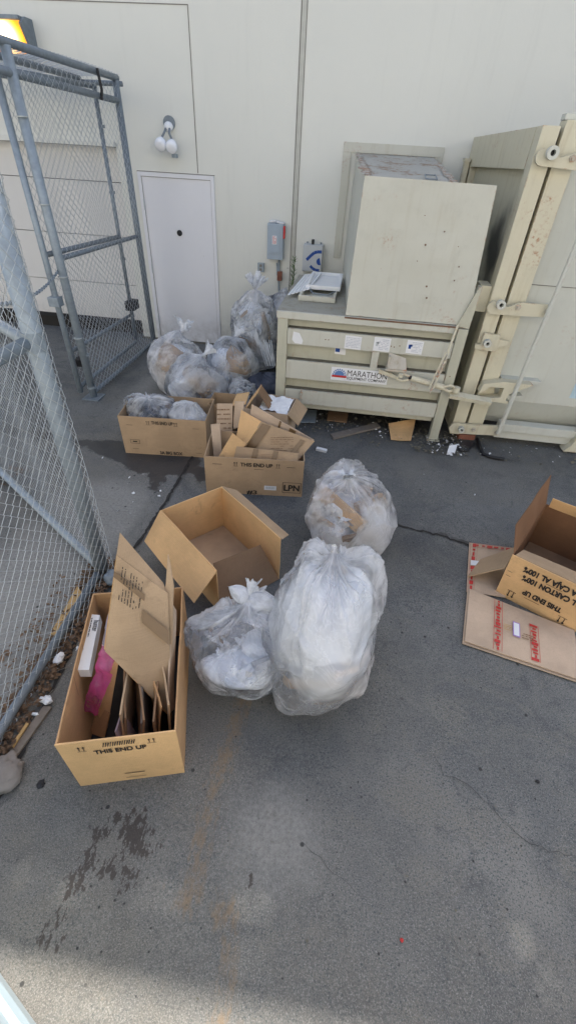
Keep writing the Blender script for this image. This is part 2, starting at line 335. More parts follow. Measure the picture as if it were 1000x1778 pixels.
# =================================================================== GROUND
def build_ground():
    xs = np.concatenate([[-70, -40, -20, -12, -8, -6, -5], np.arange(-4.4, 3.2, .035), [3.6, 5, 8, 12, 20, 40, 70]])
    ys = np.concatenate([[-70, -40, -20, -10, -5, -2.5, -1.2, -.6], np.arange(-.3, 7.3, .035), [8, 10, 15, 30, 60]])
    X, Y = np.meshgrid(xs, ys); Z = .006*fbm(np.stack([X*1.3, Y*1.3, X*0], -1), 3)
    mb = MB(); mb.grid(np.stack([X, Y, Z], -1)); o = link('ground', mb, GM, None, smooth=True, base=(0, 0, 0)); o['kind'] = 'structure'
    def seg(ax, ay, bx, by, r0, r1):
        px, py = X-ax, Y-ay; dx, dy = bx-ax, by-ay; t = np.clip((px*dx+py*dy)/(dx*dx+dy*dy), 0, 1)
        return (r0+(r1-r0)*t)-np.hypot(px-t*dx, py-t*dy)
    def ch(name, shapes, soft):
        f = np.full(X.shape, -9.)
        for s_ in shapes: f = np.maximum(f, seg(*s_))
        a = np.clip(.5+f/soft, 0, 1).ravel().astype(np.float32)
        at = o.data.attributes.new(name, 'FLOAT', 'POINT'); at.data.foreach_set('value', a)
    # wet runs
    ch('wet', [(-2.62, 3.64, -2.2, 3.62, .05, .12), (-2.2, 3.62, -1.75, 3.45, .14, .17), (-1.75, 3.45, -1.40, 3.45, .2, .16), (-1.6, 3.4, -1.50, 3.04, .12, .04), (-3.6, 3.75, -2.9, 3.7, .06, .08), (-1.4, 3.6, -1.15, 3.3, .12, .06), (-.45, 4.95, 1.0, 4.9, .22, .26), (1.1, 4.5, 1.5, 4.5, .10, .08), (1.75, 4.28, 1.9, 4.27, .03, .03), (.95, 2.9, 1.2, 2.83, .02, .02)], .5)
    # oily splashes
    ch('oil', [(-.66, .60, -.60, .54, .06, .05), (-.80, .56, -.80, .44, .02, .03), (-.80, .44, -.82, .28, .03, .012), (-.78, .45, -.66, .44, .02, .02), (-.62, .43, -.61, .40, .03, .02), (-.76, .60, -.72, .63, .015, .01), (-.82, .21, -.82, .2, .02, .02), (-.13, .5, -.12, .5, .01, .01)], .16)
    # orange mineral runs
    ch('run', [(-.37, .95, -.34, .40, .0, .03), (-.16, .33, -.10, -.1, .0, .03), (-.2, .38, -.19, .37, .02, .02), (-.30, 1.5, -.34, .9, .02, .03)], .16)
    # pale scuffed disc and dust
    ch('pale', [(-.06, .66, -.04, .66, .28, .28), (1.3, 4.1, 2.2, 3.9, .02, .05), (-2.4, 5.3, -2.3, 4.4, .25, .3), (-1.9, 2.7, -1.8, 1.2, .5, .5)], .7)
    ch('warm', [(-.9, 1.0, -.5, -.2, .5, .6), (-1.3, 2.2, -1.2, .6, .2, .3), (-2.4, 4.4, -2.2, 2.8, .3, .4), (.1, .2, .9, .0, .2, .2), (.9, 3.8, 1.6, 3.9, .2, .2)], 1.5)
    # soft darker zones by the machine, the container and the bags
    ch('dark_zone', [(-.6, 4.6, 1.0, 4.6, .45, .5), (1.2, 4.4, 3, 4.4, .3, .3), (-.3, 2.9, .6, 2.8, .35, .3), (-1.0, 5.6, -.4, 5, .5, .4), (.1, 1.0, .1, 2.2, .2, .3)], 1.6)
m = NT('worn_concrete'); g = m.co
def at(n):
    a = m.n('ShaderNodeAttribute'); a.attribute_name = n; return a.outputs['Fac']
c = m.mix(m.rng(m.noise(1.1, 5, .6), .3, .7), (.108, .106, .101), (.215, .208, .190))
c = m.mix(m.mul(m.rng(m.noise(4, 6, .7, dist=.4), .35, .7), .5), c, (.078, .082, .090))
c = m.mix(m.mul(m.rng(m.noise(2.2, 6, .75, scale3=(1, 1.6, 1), dist=.8), .48, .64), .7), c, (.175, .163, .138))
c = m.mix(m.mul(m.rng(m.noise(1.5, 6, .7, scale3=(1, .8, 1), dist=1.2), .5, .66), .65), c, (.058, .060, .066))
c = m.mix(m.mul(m.rng(m.noise(7, 6, .8, dist=1.), .54, .66), .7), c, (.055, .058, .062))
fine = m.noise(60, 5, .8); fn2 = m.noise(190, 3, .8); c = m.mix(m.mul(m.rng(fine, .42, .72), .5), c, (.24, .24, .23), 'MIX'); c = m.mix(m.mul(m.rng(fn2, .5, .70), .9), c, (.30, .30, .29))
c = m.mix(m.mul(m.rng(m.noise(120, 3, .8), .50, .64), .9), c, (.03, .052, .056))
wn0 = m.mul(m.noise(8, 6, .7), .5, 'SUBTRACT'); c = m.mix(m.mul(m.rng(m.mul(m.mul(wn0, .5), at('pale'), 'ADD'), .45, .85), m.rng(fine, .3, .65, .15, .85)), c, (.33, .325, .30))
c = m.mix(m.mul(m.rng(at('dark_zone'), .1, 1.), .55), c, (.045, .045, .047))
pv = m.vor(34); pit = m.mul(m.rng(pv.outputs['Distance'], .20, .13), m.rng(pv.outputs['Color'], .80, .84)); pv2 = m.vor(9); pit2 = m.mul(m.rng(pv2.outputs['Distance'], .10, .06), m.rng(pv2.outputs['Color'], .55, .6))
pits = m.mul(pit, pit2, 'MAXIMUM')
wn = m.mul(m.noise(9, 6, .7), .5, 'SUBTRACT')
wet = m.rng(m.mul(m.mul(wn, .55), at('wet'), 'ADD'), .49, .54)
on = m.mul(m.noise(38, 5, .7, scale3=(1, .45, 1)), .5, 'SUBTRACT')
oil = m.rng(m.mul(m.mul(on, 1.9), at('oil'), 'ADD'), .50, .58)
run = m.mul(m.rng(m.mul(m.mul(on, 1.8), m.mul(m.mul(wn, .9), at('run'), 'ADD'), 'ADD'), .22, .85), .52)
c = m.mix(m.mul(m.mul(at('warm'), m.rng(m.noise(3, 5, .7), .25, .7, .4, 1)), .75), c, m.mix(m.rng(fn2, .4, .65), (.115, .105, .088), (.245, .225, .185)))
c = m.mix(run, c, (.24, .155, .075)); c = m.mix(m.mul(oil, .85), c, (.045, .035, .028)); c = m.mix(m.mul(wet, .88), c, (.038, .037, .038))
c = m.mix(m.mul(pits, .85), c, (.03, .03, .03))
rg = m.mul(m.rng(wet, 0, 1, .85, .38), m.mul(oil, .25), 'SUBTRACT')
hh = m.mul(m.mul(fine, .35), m.mul(m.noise(9, 4), 1.), 'ADD'); hh = m.mul(hh, m.mul(pits, .8), 'SUBTRACT')
m.bsdf(c, rg, m.bump(hh, .45, .008), 0, .35); GM = m.m
build_ground()
# cracks and the slab joint
def strip(mb, pts, wd, z=.009, seed=0, jit=.01):
    r = random.Random(seed); P = []
    for (a, b) in zip(pts[:-1], pts[1:]):
        n = max(2, int(math.dist(a, b)/.03))
        for i in range(n): t = i/n; P.append((a[0]+(b[0]-a[0])*t+r.uniform(-jit, jit), a[1]+(b[1]-a[1])*t+r.uniform(-jit, jit)))
    P.append(pts[-1]); L_, R_ = [], []
    for i, p in enumerate(P):
        q = P[min(i+1, len(P)-1)]; o = P[max(i-1, 0)]; d = (q[0]-o[0], q[1]-o[1]); l = math.hypot(*d)+1e-9
        w2 = wd*r.uniform(.4, 1.1)/2*min(1, .2+min(i, len(P)-1-i)/4); nx, ny = -d[1]/l*w2, d[0]/l*w2
        L_.append((p[0]+nx, p[1]+ny, z)); R_.append((p[0]-nx, p[1]-ny, z))
    n = len(P); mb.add(L_+R_, [(i, n+i, n+i+1, i+1) for i in range(n-1)])
mb = MB(); G = lambda *q: [tuple(gz(a, b)[:2]) for a, b in q]
strip(mb, G((745, 1300), (770, 1345), (800, 1355), (850, 1400), (905, 1455), (950, 1478), (1010, 1492)), .0035, seed=1)
strip(mb, G((520, 1440), (525, 1468), (555, 1490), (590, 1530), (640, 1560)), .0022, seed=2)
strip(mb, G((770, 1590), (790, 1640), (805, 1680)), .002, seed=3); strip(mb, G((905, 1455), (930, 1520), (950, 1570)), .0018, seed=8)
strip(mb, G((655, 1040), (700, 1085), (712, 1100)), .002, seed=9)
K['crack'] = simple('crack_dirt', (.05, .05, .05), .9)
o = link('ground_crack', mb, K['crack'], None, base=(0, 0, 0)); o['kind'] = 'structure'
mb = MB(); strip(mb, [(-1.35, 3.72), (-1.34, 2.9), (-1.36, 2.37), (-1.42, 1.9), (-1.36, 1.2), (-1.30, .6), (-1.28, -.4)], .03, seed=4, jit=.006)
strip(mb, [(-.1, 3.02), (.35, 3.03), (.66, 2.94), (.93, 2.89), (1.15, 2.81), (2.2, 2.72)], .022, seed=5, jit=.012)
o = link('ground_joint', mb, K['dark'], None, base=(0, 0, 0)); o['kind'] = 'structure'

# =================================================================== BUILDING
WH = 7.6; PH = 6.835*math.tan(SUN_EL)/math.cos(SUN_AZ)
bd = thing('building', 'off-white painted warehouse wall with white door behind the bags and compactor', 'building', (0, WY, 0))
GX0, GX1, GZ = -8.0, -3.17, 2.34      # loading door opening
mb = MB(); mb.box(GX1, 14, WY, WY+.3, -.1, WH); mb.box(-16, GX0, WY, WY+.3, -.1, WH); mb.box(GX0, GX1, WY, WY+.3, GZ, WH); mb.box(-16, 14, WY+.3, WY+9, WH-.5, WH-.3)
link('wall', mb, K['wall'], bd)
# added, unseen sun screen above the wall, its openings shaped to cast sun spots
kk = math.tan(SUN_EL)/math.cos(SUN_AZ); tx = math.tan(SUN_AZ)
holes = []
for (px_, py_, hw, hh_) in ((450, 1238, .17, .09), (270, 1592, .09, .018), (352, 1600, .03, .016), (432, 1610, .07, .024), (110, 1578, .045, .022), (30, 1545, .012, .03), (912, 1668, .022, .034), (965, 1755, .02, .026), (425, 1705, .05, .02)):
    q = gz(px_, py_); L_ = WY-q[1]; holes.append((q[0]+L_*tx-hw, q[0]+L_*tx+hw, L_*kk-hh_, L_*kk+hh_))
zc = sorted({WH, PH}|{h[2] for h in holes}|{h[3] for h in holes}); mb = MB()
for za, zb in zip(zc[:-1], zc[1:]):
    x = -16
    for h in sorted(h for h in holes if h[2] < (za+zb)/2 < h[3])+[(14, 14, 0, 0)]:
        if h[0] > x: mb.box(x, h[0], WY+.05, WY+.07, za, zb)
        x = max(x, h[1])
link('added_sun_screen', mb, K['wall'], bd)
ob_ = thing('building', 'added unseen pale grey building across the yard, bouncing light onto the compactor wall', 'building', (0, -7.5, 0))  # unseen building, added to bounce sunlight back into the yard
mb = MB(); mb.box(-24, 24, -12, -7.5, -.05, 10); link('wall', mb, wallmat('added_cream_wall', (.62, .60, .55)), ob_)  # wall of the added unseen building
mb = MB()
for i in range(6): mb = MB(); mb.box(-20+i*7, -18+i*7, -7.5, -7.45, .0, 2.3, .01); link('door', mb, K['door'], ob_)  # doors of the added unseen building
mb = MB(); mb.box(-24.1, 24.1, -12.1, -7.35, 10.0, 10.2); link('added_coping', mb, K['door'], ob_)
mb = MB()
mb.box(-.885, -.835, WY-.012, WY+.0, 0, WH, .003); link('joint_cover', mb, K['jointpaint'], bd)
mb = MB(); mb.box(-.897, -.885, WY-.004, WY-.001, 0, WH); mb.box(-.835, -.828, WY-.004, WY-.001, 0, WH); mb.box(-2.128, -2.119, WY-.004, WY-.001, 2.13, 3.57); mb.box(-16, -2.119, WY-.004, WY-.001, 3.57, 3.578)
link('wall_seam', mb, K['seam'], bd)
gd = thing('g', 'x', 'x'); bpy.data.objects.remove(gd)
mb = MB()
zs = [.22, .72, 1.34, 1.97, 2.34]
for a, b in zip(zs[:-1], zs[1:]): mb.box(GX0, GX1, WY+.09, WY+.13, a+.004, b-.004, .004)
gdo = link('garage_door', mb, K['garage'], bd)
mb = MB(); mb.box(GX0, GX1, WY+.075, WY+.14, .17, .22); link('bottom_seal', mb, K['black'], gdo)
mb = MB(); mb.box(GX0, GX1, WY+.14, WY+.16, -.05, 2.4); link('dark_gap', mb, K['dark'], gdo)
mb = MB(); mb.box(GX0, GX1-.0, WY-.05, WY-.002, GZ, GZ+.05, .004); link('door_header', mb, K['wall'], bd)
# personnel door
dr = MB(); DX0, DX1, DZ = -2.875, -1.965, 2.06
dr.box(DX0, DX1, WY-.012, WY-.002, .01, DZ); dob = link('door', dr, K['door'], bd)
mb = MB(); mb.box(DX0-.05, DX0-.005, WY-.026, WY-.001, 0, DZ+.05, .003); mb.box(DX1+.005, DX1+.05, WY-.026, WY-.001, 0, DZ+.05, .003); mb.box(DX0-.005, DX1+.005, WY-.026, WY-.001, DZ+.006, DZ+.05, .003); link('door_frame', mb, K['door'], dob)
mb = MB(); mb.box(DX0-.058, DX1+.058, WY-.005, WY-.001, DZ+.052, DZ+.060); mb.box(DX0-.058, DX0-.052, WY-.005, WY-.001, 0, DZ+.052); mb.box(DX0-.0045, DX0-.0002, WY-.015, WY-.001, 0, DZ); mb.box(DX1+.0002, DX1+.0045, WY-.015, WY-.001, 0, DZ); mb.box(DX0, DX1, WY-.015, WY-.001, DZ+.0005, DZ+.0055); link('door_gap', mb, K['seam'], dob)
mb = MB(); mb.disc((-2.43, WY-.012, 1.46), (0, -1, 0), .036, .01, 20); mb.disc((-2.43, WY-.02, 1.46), (0, -1, 0), .026, .016, 20); link('lock_hole', mb, K['black'], dob)
for z in (1.76, 1.0, .3):
    mb = MB(); mb.tube([(DX0-.003, WY-.030, z-.06), (DX0-.003, WY-.030, z+.06)], .010, 8); link('hinge', mb, K['ctrl'], dob)
mb = MB(); mb.box(DX0-.3, DX1+.3, WY-.05, WY-.001, -.02, .015); link('threshold', mb, K['grime'], dob)
# =================================================================== wall fittings
def twin_lamp():
    t = thing('twin_flood_light', 'white twin-head flood light fixed to the wall above the door', 'wall light', (-2.44, WY, 2.55))
    mb = MB(); mb.disc((-2.44, WY-.001, 2.60), (0, -1, 0), .07, .03, 20); link('mounting_plate', mb, K['galvd'], t, smooth=False)
    mb = MB(); mb.sphere((-2.44, WY-.05, 2.565), .055, 16, 10, (1, .9, .9)); link('junction_dome', mb, K['white'], t, smooth=True)
    for x, z in ((-2.52, 2.40), (-2.385, 2.385)):
        mb = MB(); mb.tube([(-2.44+(.02 if x > -2.44 else -.02), WY-.08, 2.55), ((x-2.44)/2, WY-.12, 2.50), (x, WY-.12, z+.05)], .013, 8); link('arm', mb, K['galvd'], t, smooth=True)
        mb = MB(); c = np.array((x, WY-.15, z)); ax = np.array((0, -.8, -.45)); ax /= np.linalg.norm(ax)
        prof = [(-.07, .03), (-.05, .05), (-.01, .066), (.03, .070), (.05, .062), (.06, .04), (.064, .001)]
        mb.tube([c+ax*a for a, _ in prof], [b for _, b in prof], 20); link('lamp_head', mb, K['glass'], t, smooth=True)
    mb = MB(); mb.box(-2.42, -2.36, WY-.09, WY-.02, 2.27, 2.31, .01); link('motion_sensor', mb, K['galv'], t)
twin_lamp()
def sodium():
    t = thing('wall_pack_light', 'lit amber sodium wall light with dark housing above the fence cage', 'wall light', (-4.2, WY, 3.05))
    prof = [(WY-.001, 3.12), (WY-.001, 3.42), (WY-.14, 3.42), (WY-.24, 3.36), (WY-.10, 3.10)]
    for nm, x0, x1 in (('housing_end', -3.97, -3.94), ('housing_end', -4.50, -4.47)):
        mb = MB(); mb.prism([(x0, y, z) for y, z in prof], (x1-x0, 0, 0)); link(nm, mb, K['galvd'], t)
    mb = MB(); mb.box(-4.47, -3.97, WY-.23, WY-.001, 3.385, 3.42, .006); mb.box(-4.47, -3.97, WY-.02, WY-.001, 3.12, 3.385); mb.box(-4.47, -3.97, WY-.11, WY-.02, 3.10, 3.125); link('housing', mb, K['galvd'], t)
    mb = MB(); mb.slab([(-4.465, WY-.11, 3.13), (-3.975, WY-.11, 3.13), (-3.975, WY-.215, 3.375), (-4.465, WY-.215, 3.375)], .01, 20, 10); link('glowing_lens', mb, K['lens'], t)
sodium()
def disconnect():
    t = thing('disconnect_switch_box', 'tall blue-grey electrical switch box with red lever left of the wall joint', 'electrical box', (-1.09, WY, 1.25))
    mb = MB(); mb.box(-1.195, -.985, WY-.13, WY-.001, 1.25, 1.66, .006); link('enclosure', mb, K['bluebox'], t)
    mb = MB(); mb.box(-1.188, -.992, WY-.142, WY-.131, 1.315, 1.655, .004); mb.box(-1.165, -1.02, WY-.15, WY-.143, 1.335, 1.63, .004); link('cover', mb, K['bluebox'], t)
    mb = MB(); mb.box(-.984, -.962, WY-.14, WY-.09, 1.50, 1.64, .005); link('red_lever', mb, K['red'], t)
    mb = MB(); mb.box(-1.125, -1.065, WY-.153, WY-.151, 1.43, 1.53); lb = link('warning_label', mb, K['paper'], t); mb = MB(); flatshape(mb, (-1.095, WY-.154, 1.48), (0, 0, 1), (-1, 0, 0), scribble(.085, .05, 4, 3)); link('label_lines', mb, K['red'], lb)
    mb = MB(); r = random.Random(5)
    for i in range(7): x = -1.16+i*.026; mb.sphere((x, WY-.06-r.random()*.04, 1.665+r.random()*.02), .02, 8, 6, (1.2, 1, .7))
    link('crumpled_paper', mb, K['paper'], t)
    mb = MB(); mb.tube([(-1.04, WY-.05, 1.25), (-1.04, WY-.05, 1.0), (-1.02, WY-.05, .78), (-.98, WY-.05, .4)], .014, 8); mb.tube([(-1.07, WY-.05, 1.2), (-1.06, WY-.05, 1.06), (-1.03, WY-.05, .98)], .01, 8); link('conduit', mb, K['galv'], t, smooth=True)
    mb = MB(); mb.box(-1.06, -.99, WY-.075, WY-.03, .98, 1.10, .015); link('conduit_fitting', mb, K['brick'], t)
disconnect()
def controller():
    t = thing('control_box', 'square pale control box with blue swoosh emblem right of the wall joint', 'electrical box', (-.58, WY, 1.14))
    mb = MB(); mb.box(-.71, -.45, WY-.14, WY-.001, 1.14, 1.455, .006); bx = link('enclosure', mb, K['ctrl'], t)
    mb = MB(); mb.box(-.705, -.455, WY-.148, WY-.141, 1.15, 1.45, .003); link('cover', mb, K['ctrl'], t)
    O = (-.58, WY-.150, 1.30); mb = MB(); po = []
    def band(pts, wd):
        for a, b in zip(pts[:-1], pts[1:]):
            d = (b[0]-a[0], b[1]-a[1]); l = math.hypot(*d); nx, ny = -d[1]/l*wd/2, d[0]/l*wd/2; po.append([(a[0]-nx, a[1]-ny), (b[0]-nx, b[1]-ny), (b[0]+nx, b[1]+ny), (a[0]+nx, a[1]+ny)])
    band([(-.075, -.02), (-.02, .035), (.02, .068), (.06, .082), (.118, .085)], .036)
    band([(-.02, -.088), (.01, -.115), (.05, -.132), (.105, -.135)], .034)
    po.append([(min(.118, .10+.042*math.cos(k*math.pi/8)), -.03+.042*math.sin(k*math.pi/8)) for k in range(4, 13)]+[(.118, -.07)])
    flatshape(mb, O, (1, 0, 0), (0, 0, 1), po); link('blue_emblem', mb, K['blue'], bx)
    mb = MB(); mb.box(-.61, -.575, WY-.10, WY-.05, 1.455, 1.51, .004); link('antenna', mb, K['black'], t)
    for x in (-.67, -.49):
        mb = MB(); mb.box(x-.01, x+.01, WY-.03, WY-.01, 1.455, 1.475); link('mounting_tab', mb, K['galvd'], t)
    mb = MB(); mb.tube([(-.55, WY-.05, 1.14), (-.55, WY-.05, 1.0), (-.54, WY-.05, .7)], .012, 8); mb.tube([(-.57, WY-.07, 1.14), (-.56, WY-.05, 1.08)], .01, 8); link('conduit', mb, K['black'], t, smooth=True)
controller()
t = thing('wall_outlet_box', 'small weathered outlet box low on the wall left of the tall switch box', 'outlet', (-1.295, WY, 1.07))
mb = MB(); mb.box(-1.34, -1.25, WY-.05, WY-.001, 1.07, 1.18, .005); b_ = link('outlet_housing', mb, K['galv'], t)
for z in (1.10, 1.15):
    mb = MB(); mb.box(-1.312, -1.278, WY-.055, WY-.0505, z-.016, z+.016, .002); link('socket', mb, K['seam'], b_)

# =================================================================== FENCES
def zig(mb, O, u, v, nrm, W_, H_, h=.0355, r=.0017, wrap=None, hv=None):
    hv = hv or h
    """chain-link: interlocking zigzag wires; vectorised three-sided tubes"""
    O = np.array(O, float); u = np.array(u, float); u /= np.linalg.norm(u); v = np.array(v, float); v /= np.linalg.norm(v); nn = np.array(nrm, float); nn /= np.linalg.norm(nn)
    nw = int(W_/h); ns = int(H_/hv); rs = np.random.RandomState(7); tri = [(math.cos(a), math.sin(a)) for a in (0, 2.094, 4.189)]
    for i in range(nw):
        k = np.arange(ns+1); s = (k+i) % 2
        a = (i+s*1.0)*h+rs.uniform(-.0015, .0015, ns+1)+.004*np.sin(k*.19+i*.02); b = k*hv; d = np.where(s == 0, -.002, .002)+.006*np.sin(i*.35+k*.05)+.01*np.sin(i*.11-k*.07)
        if wrap: a, d = wrap(a, d)
        P = O+a[:, None]*u+b[:, None]*v+d[:, None]*nn
        vs = np.stack([P+r*(c*nn+s_*u) for c, s_ in tri], 1).reshape(-1, 3)
        fs = [(q*3+j, q*3+(j+1) % 3, q*3+3+(j+1) % 3, q*3+3+j) for q in range(ns) for j in range(3)]
        mb.add(vs, fs)
    return mb
PX = -2.87
def pipe(name, pts, r, t, mat='galv', n=14): mb = MB(); mb.tube(pts, r, n); return link(name, mb, K[mat], t, smooth=True)
# cage side fence along X = -2.87
t = thing('chain_link_fence', 'tall chain-link cage side running from its front post back to the wall beside the door', 'fence', (PX, 4.66, 0))
def collars(t, x, y, zs_, r=.046):
    for z in zs_:
        mb = MB(); mb.disc((x, y, z), (0, 0, 1), r, .02, 16); link('tension_band', mb, K['galv'], t)
p = pipe('post', [(PX, 4.66, 0), (PX, 4.57, 2.92)], .042, t)
pipe('post', [(PX, 6.58, 0), (PX, 6.50, 2.92)], .038, t, 'galvd')
pipe('top_rail', [(PX, 4.35, 2.94), (PX, 6.55, 2.94)], .03, t, 'galvd')
pipe('rail', [(PX, 3.9, 2.77), (PX, 6.50, 2.75)], .03, t, 'galvd')
pipe('bottom_rail', [(PX, 4.68, .06), (PX, 6.58, .06)], .024, t, 'galvd')
pipe('mid_rail', [(PX, 4.62, 1.46), (PX, 6.52, 1.44)], .024, t, 'galvd')
collars(t, PX, 4.66, (.12, .5), .05)
mb = MB(); mb.box(PX-.1, PX+.1, 4.56, 4.76, 0, .015); link('base_plate', mb, K['galvd'], t)
mb = MB(); zig(mb, (PX+.03, 4.68, .05), (0, 1, 0), (0, -.02, 1), (1, 0, 0), 1.88, 2.86, r=.0023, h=.047, hv=.041); link('wire_mesh', mb, K['wired'], t)
mb = MB(); mb.tube([(PX+.035, 6.02, 2.96), (PX+.05, 6.02, 2.8), (PX+.03, 6.02, 2.72)], .014, 6); link('black_strap', mb, K['black'], t)
for z in (.7, 1.3, 1.9, 2.5):
    mb = MB(); mb.disc((PX, 4.64-z*.03, z), (0, 0, 1), .046, .008, 14); link('tie_wire', mb, K['wire'], t)
# roof of the cage
t2 = thing('cage_roof', 'chain-link mesh roof panel on rails across the top of the cage', 'fence roof', (-3.3, 5.4, 2.9))
pipe('rail', [(-3.35, 3.9, 2.93), (-3.35, 6.62, 2.93)], .028, t2, 'galvd'); pipe('rail', [(-3.35, 6.6, 2.90), (-2.84, 6.6, 2.90)], .024, t2, 'galvd'); pipe('rail', [(-4.6, 3.9, 2.93), (-4.6, 6.62, 2.93)], .028, t2, 'galvd'); pipe('rail', [(-4.6, 6.6, 2.93), (-3.35, 6.6, 2.90)], .024, t2, 'galvd')
mb = MB(); zig(mb, (-4.6, 3.9, 2.965), (1, 0, 0), (0, 1, 0), (0, 0, 1), 1.74, 2.7, r=.0023); link('wire_mesh', mb, K['wired'], t2)
# open gate leaf folded against the cage side
GXx = -2.985
t = thing('chain_link_gate', 'chain-link gate leaf with diagonal brace folded open against the cage side', 'gate', (GXx, 4.62, 0))
pipe('frame_tube', [(GXx, 4.60, .08), (GXx, 4.54, 2.78)], .03, t, 'galv'); pipe('frame_tube', [(GXx, 6.24, .2), (GXx, 6.20, 2.84)], .024, t, 'galvd')
pipe('top_rail', [(GXx, 4.5, 2.78), (GXx, 6.22, 2.84)], .024, t, 'galvd'); pipe('bottom_rail', [(GXx, 4.60, .14), (GXx, 6.24, .16)], .024, t, 'galvd'); pipe('mid_rail', [(GXx, 4.58, 1.49), (GXx, 6.22, 1.46)], .024, t, 'galvd')
pipe('brace', [(GXx, 4.6, .55), (GXx, 6.24, .53)], .02, t, 'galvd')
mb = MB(); mb.box(GXx-.06, GXx+.05, 4.52, 4.62, 1.03, 1.12, .008); link('latch', mb, K['galv'], t)
mb = MB(); mb.box(GXx-.04, GXx+.05, 4.66, 4.78, .36, .44, .01); link('hinge', mb, K['black'], t)
mb = MB(); mb.box(GXx-.03, GXx+.09, 6.12, 6.32, .60, .72, .02); link('latch_fork', mb, K['black'], t)
for z in (.5, 1.2, 1.9, 2.5):
    mb = MB(); mb.disc((GXx, 6.23, z), (0, 0, 1), .034, .03, 12); link('tension_band', mb, K['galvd'], t)
mb = MB(); zig(mb, (GXx-.02, 4.62, .14), (0, 1, 0), (0, -.02, 1), (1, 0, 0), 1.58, 2.66, r=.0023, h=.047, hv=.041); link('wire_mesh', mb, K['wired'], t)
# near corner fence
def chain(mb, A, B, sag, n, r=.004, ll=.02):
    A = np.array(A, float); B = np.array(B, float)
    def pt(s): q = A+(B-A)*s; q[2] -= sag*4*s*(1-s); return q
    for i in range(n):
        a = pt(i/n); b = pt((i+1)/n); d = (b-a); L_ = np.linalg.norm(d); d /= L_
        w_ = np.cross(d, [0, 0, 1.]) if abs(d[2]) < .95 else np.cross(d, [1., 0, 0]); w_ /= np.linalg.norm(w_)
        if i % 2: w_ = np.cross(d, w_)
        c = (a+b)/2; pts = [c+d*L_*.68*math.cos(k*math.pi/4)+w_*ll*.45*math.sin(k*math.pi/4) for k in range(9)]
        mb.tube(pts, r, 5, False)
    return mb
NX, NY = -1.475, 2.0
t = thing('chain_link_fence', 'near chain-link fence with thick corner post beside the carton of folded boards', 'fence', (NX, NY, 0))
pipe('post', [(NX, NY, -.02), (NX+.01, NY, 2.5)], .046, t, 'galv', 20)
pipe('bottom_rail', [(-1.40, -.6, .08), (-1.47, 1.93, .07)], .024, t, 'galvd'); pipe('mid_rail', [(-1.5, -.6, 1.60), (-1.49, 1.96, 1.60)], .032, t, 'galv')
mb = MB(); mb.disc((NX, NY, 1.56), (0, 0, 1), .053, .09, 20); link('rail_clamp', mb, K['galv'], t, smooth=False)
def wrap(a, d):
    over = np.maximum(0, a-2.64); return np.minimum(a, 2.64+.03*(1-np.exp(-over*20))), d-over*.8+.012*np.exp(-((a-2.6)/.10)**2)
mb = MB(); zig(mb, (NX+.053, -.6, .03), (0, 1, 0), (0, 0, 1), (1, 0, 0), 2.77, 2.4, r=.0016, wrap=wrap); link('wire_mesh', mb, K['wire'], t)
D2 = np.array([-1.32, .9, 0]); D2 /= np.linalg.norm(D2)
t = thing('chain_link_fence', 'chain-link fence run with pale rails going left and back from the thick corner post', 'fence', (NX-.07, NY+.05, 0))
B0 = np.array([NX-.05, NY+.035, 0])
pipe('bottom_rail', [B0+(0, 0, .05), B0+D2*3.6+(0, 0, .05)], .03, t, 'galv'); pipe('mid_rail', [B0+(0, 0, 1.58), B0+D2*3.6+(0, 0, 1.58)], .03, t, 'galv')
pipe('top_rail', [B0+(0, 0, 2.46), B0+D2*3.6+(0, 0, 2.46)], .03, t, 'galv'); pipe('post', [B0+D2*3.6, B0+D2*3.6+(0, 0, 2.5)], .04, t, 'galv')
mb = MB(); zig(mb, B0+D2*.03+(0, 0, .03), D2, (0, 0, 1), (.56, .82, 0), 3.5, 2.4, r=.0017); link('wire_mesh', mb, K['wire'], t)
mb = MB(); chain(mb, (GXx+.08, 4.62, 1.36), (-2.25, 2.62, 1.56), .10, 52, .0045, .03); tag(link('gate_chain', mb, K['galv'], None), 'slack steel chain strung from the gate leaf to the near fence', 'chain')

# =================================================================== COMPACTOR
CY = 4.52
t = thing('trash_compactor', 'beige steel trash compactor with ribbed front and tall hopper against the wall', 'compactor', (.2, CY, 0))
mb = MB(); mb.box(-.60, 1.02, CY+.085, CY+.11, .22, 1.13); mb.box(-.66, 1.05, 6.2, 6.24, .2, 1.17); mb.box(-.68, -.66, CY+.08, 6.24, .2, 1.17); mb.box(1.05, 1.07, CY+.08, 6.24, .2, 1.17); mb.box(-.66, 1.05, CY+.11, 6.2, .20, .22)
body = link('body_panel', mb, K['beige'], t)
mb = MB(); mb.box(-.69, 1.12, CY+.02, 6.26, 1.172, 1.19, .003); link('top_plate', mb, K['grimy'], t)
mb = MB(); mb.box(-.69, 1.0, CY-.01, CY+.018, 1.125, 1.19, .004); link('top_rim', mb, K['beige_lt'], t)
for a, b in ((.885, 1.035), (.535, .725), (.26, .415)):
    mb = MB(); mb.box(-.578, 1.018, CY, CY+.083, a, b, .007); rb = link('rib', mb, K['beige_lt'], t)
    mb = MB(); mb.box(-.577, 1.017, CY+.02, CY+.083, b+.001, b+.006); link('ledge_grime', mb, K['grime'], rb)
mb = MB(); mb.box(-.578, 1.01, CY+.04, CY+.083, .20, .248, .004); link('base_channel', mb, K['beige'], t)
mb = MB(); mb.box(.27, .34, CY+.004, CY+.084, .725, .885, .004); link('divider', mb, K['beige_lt'], t)
mb = MB(); mb.box(-.68, -.58, CY-.004, CY+.08, .0, 1.123, .006); link('leg', mb, K['beige'], t)
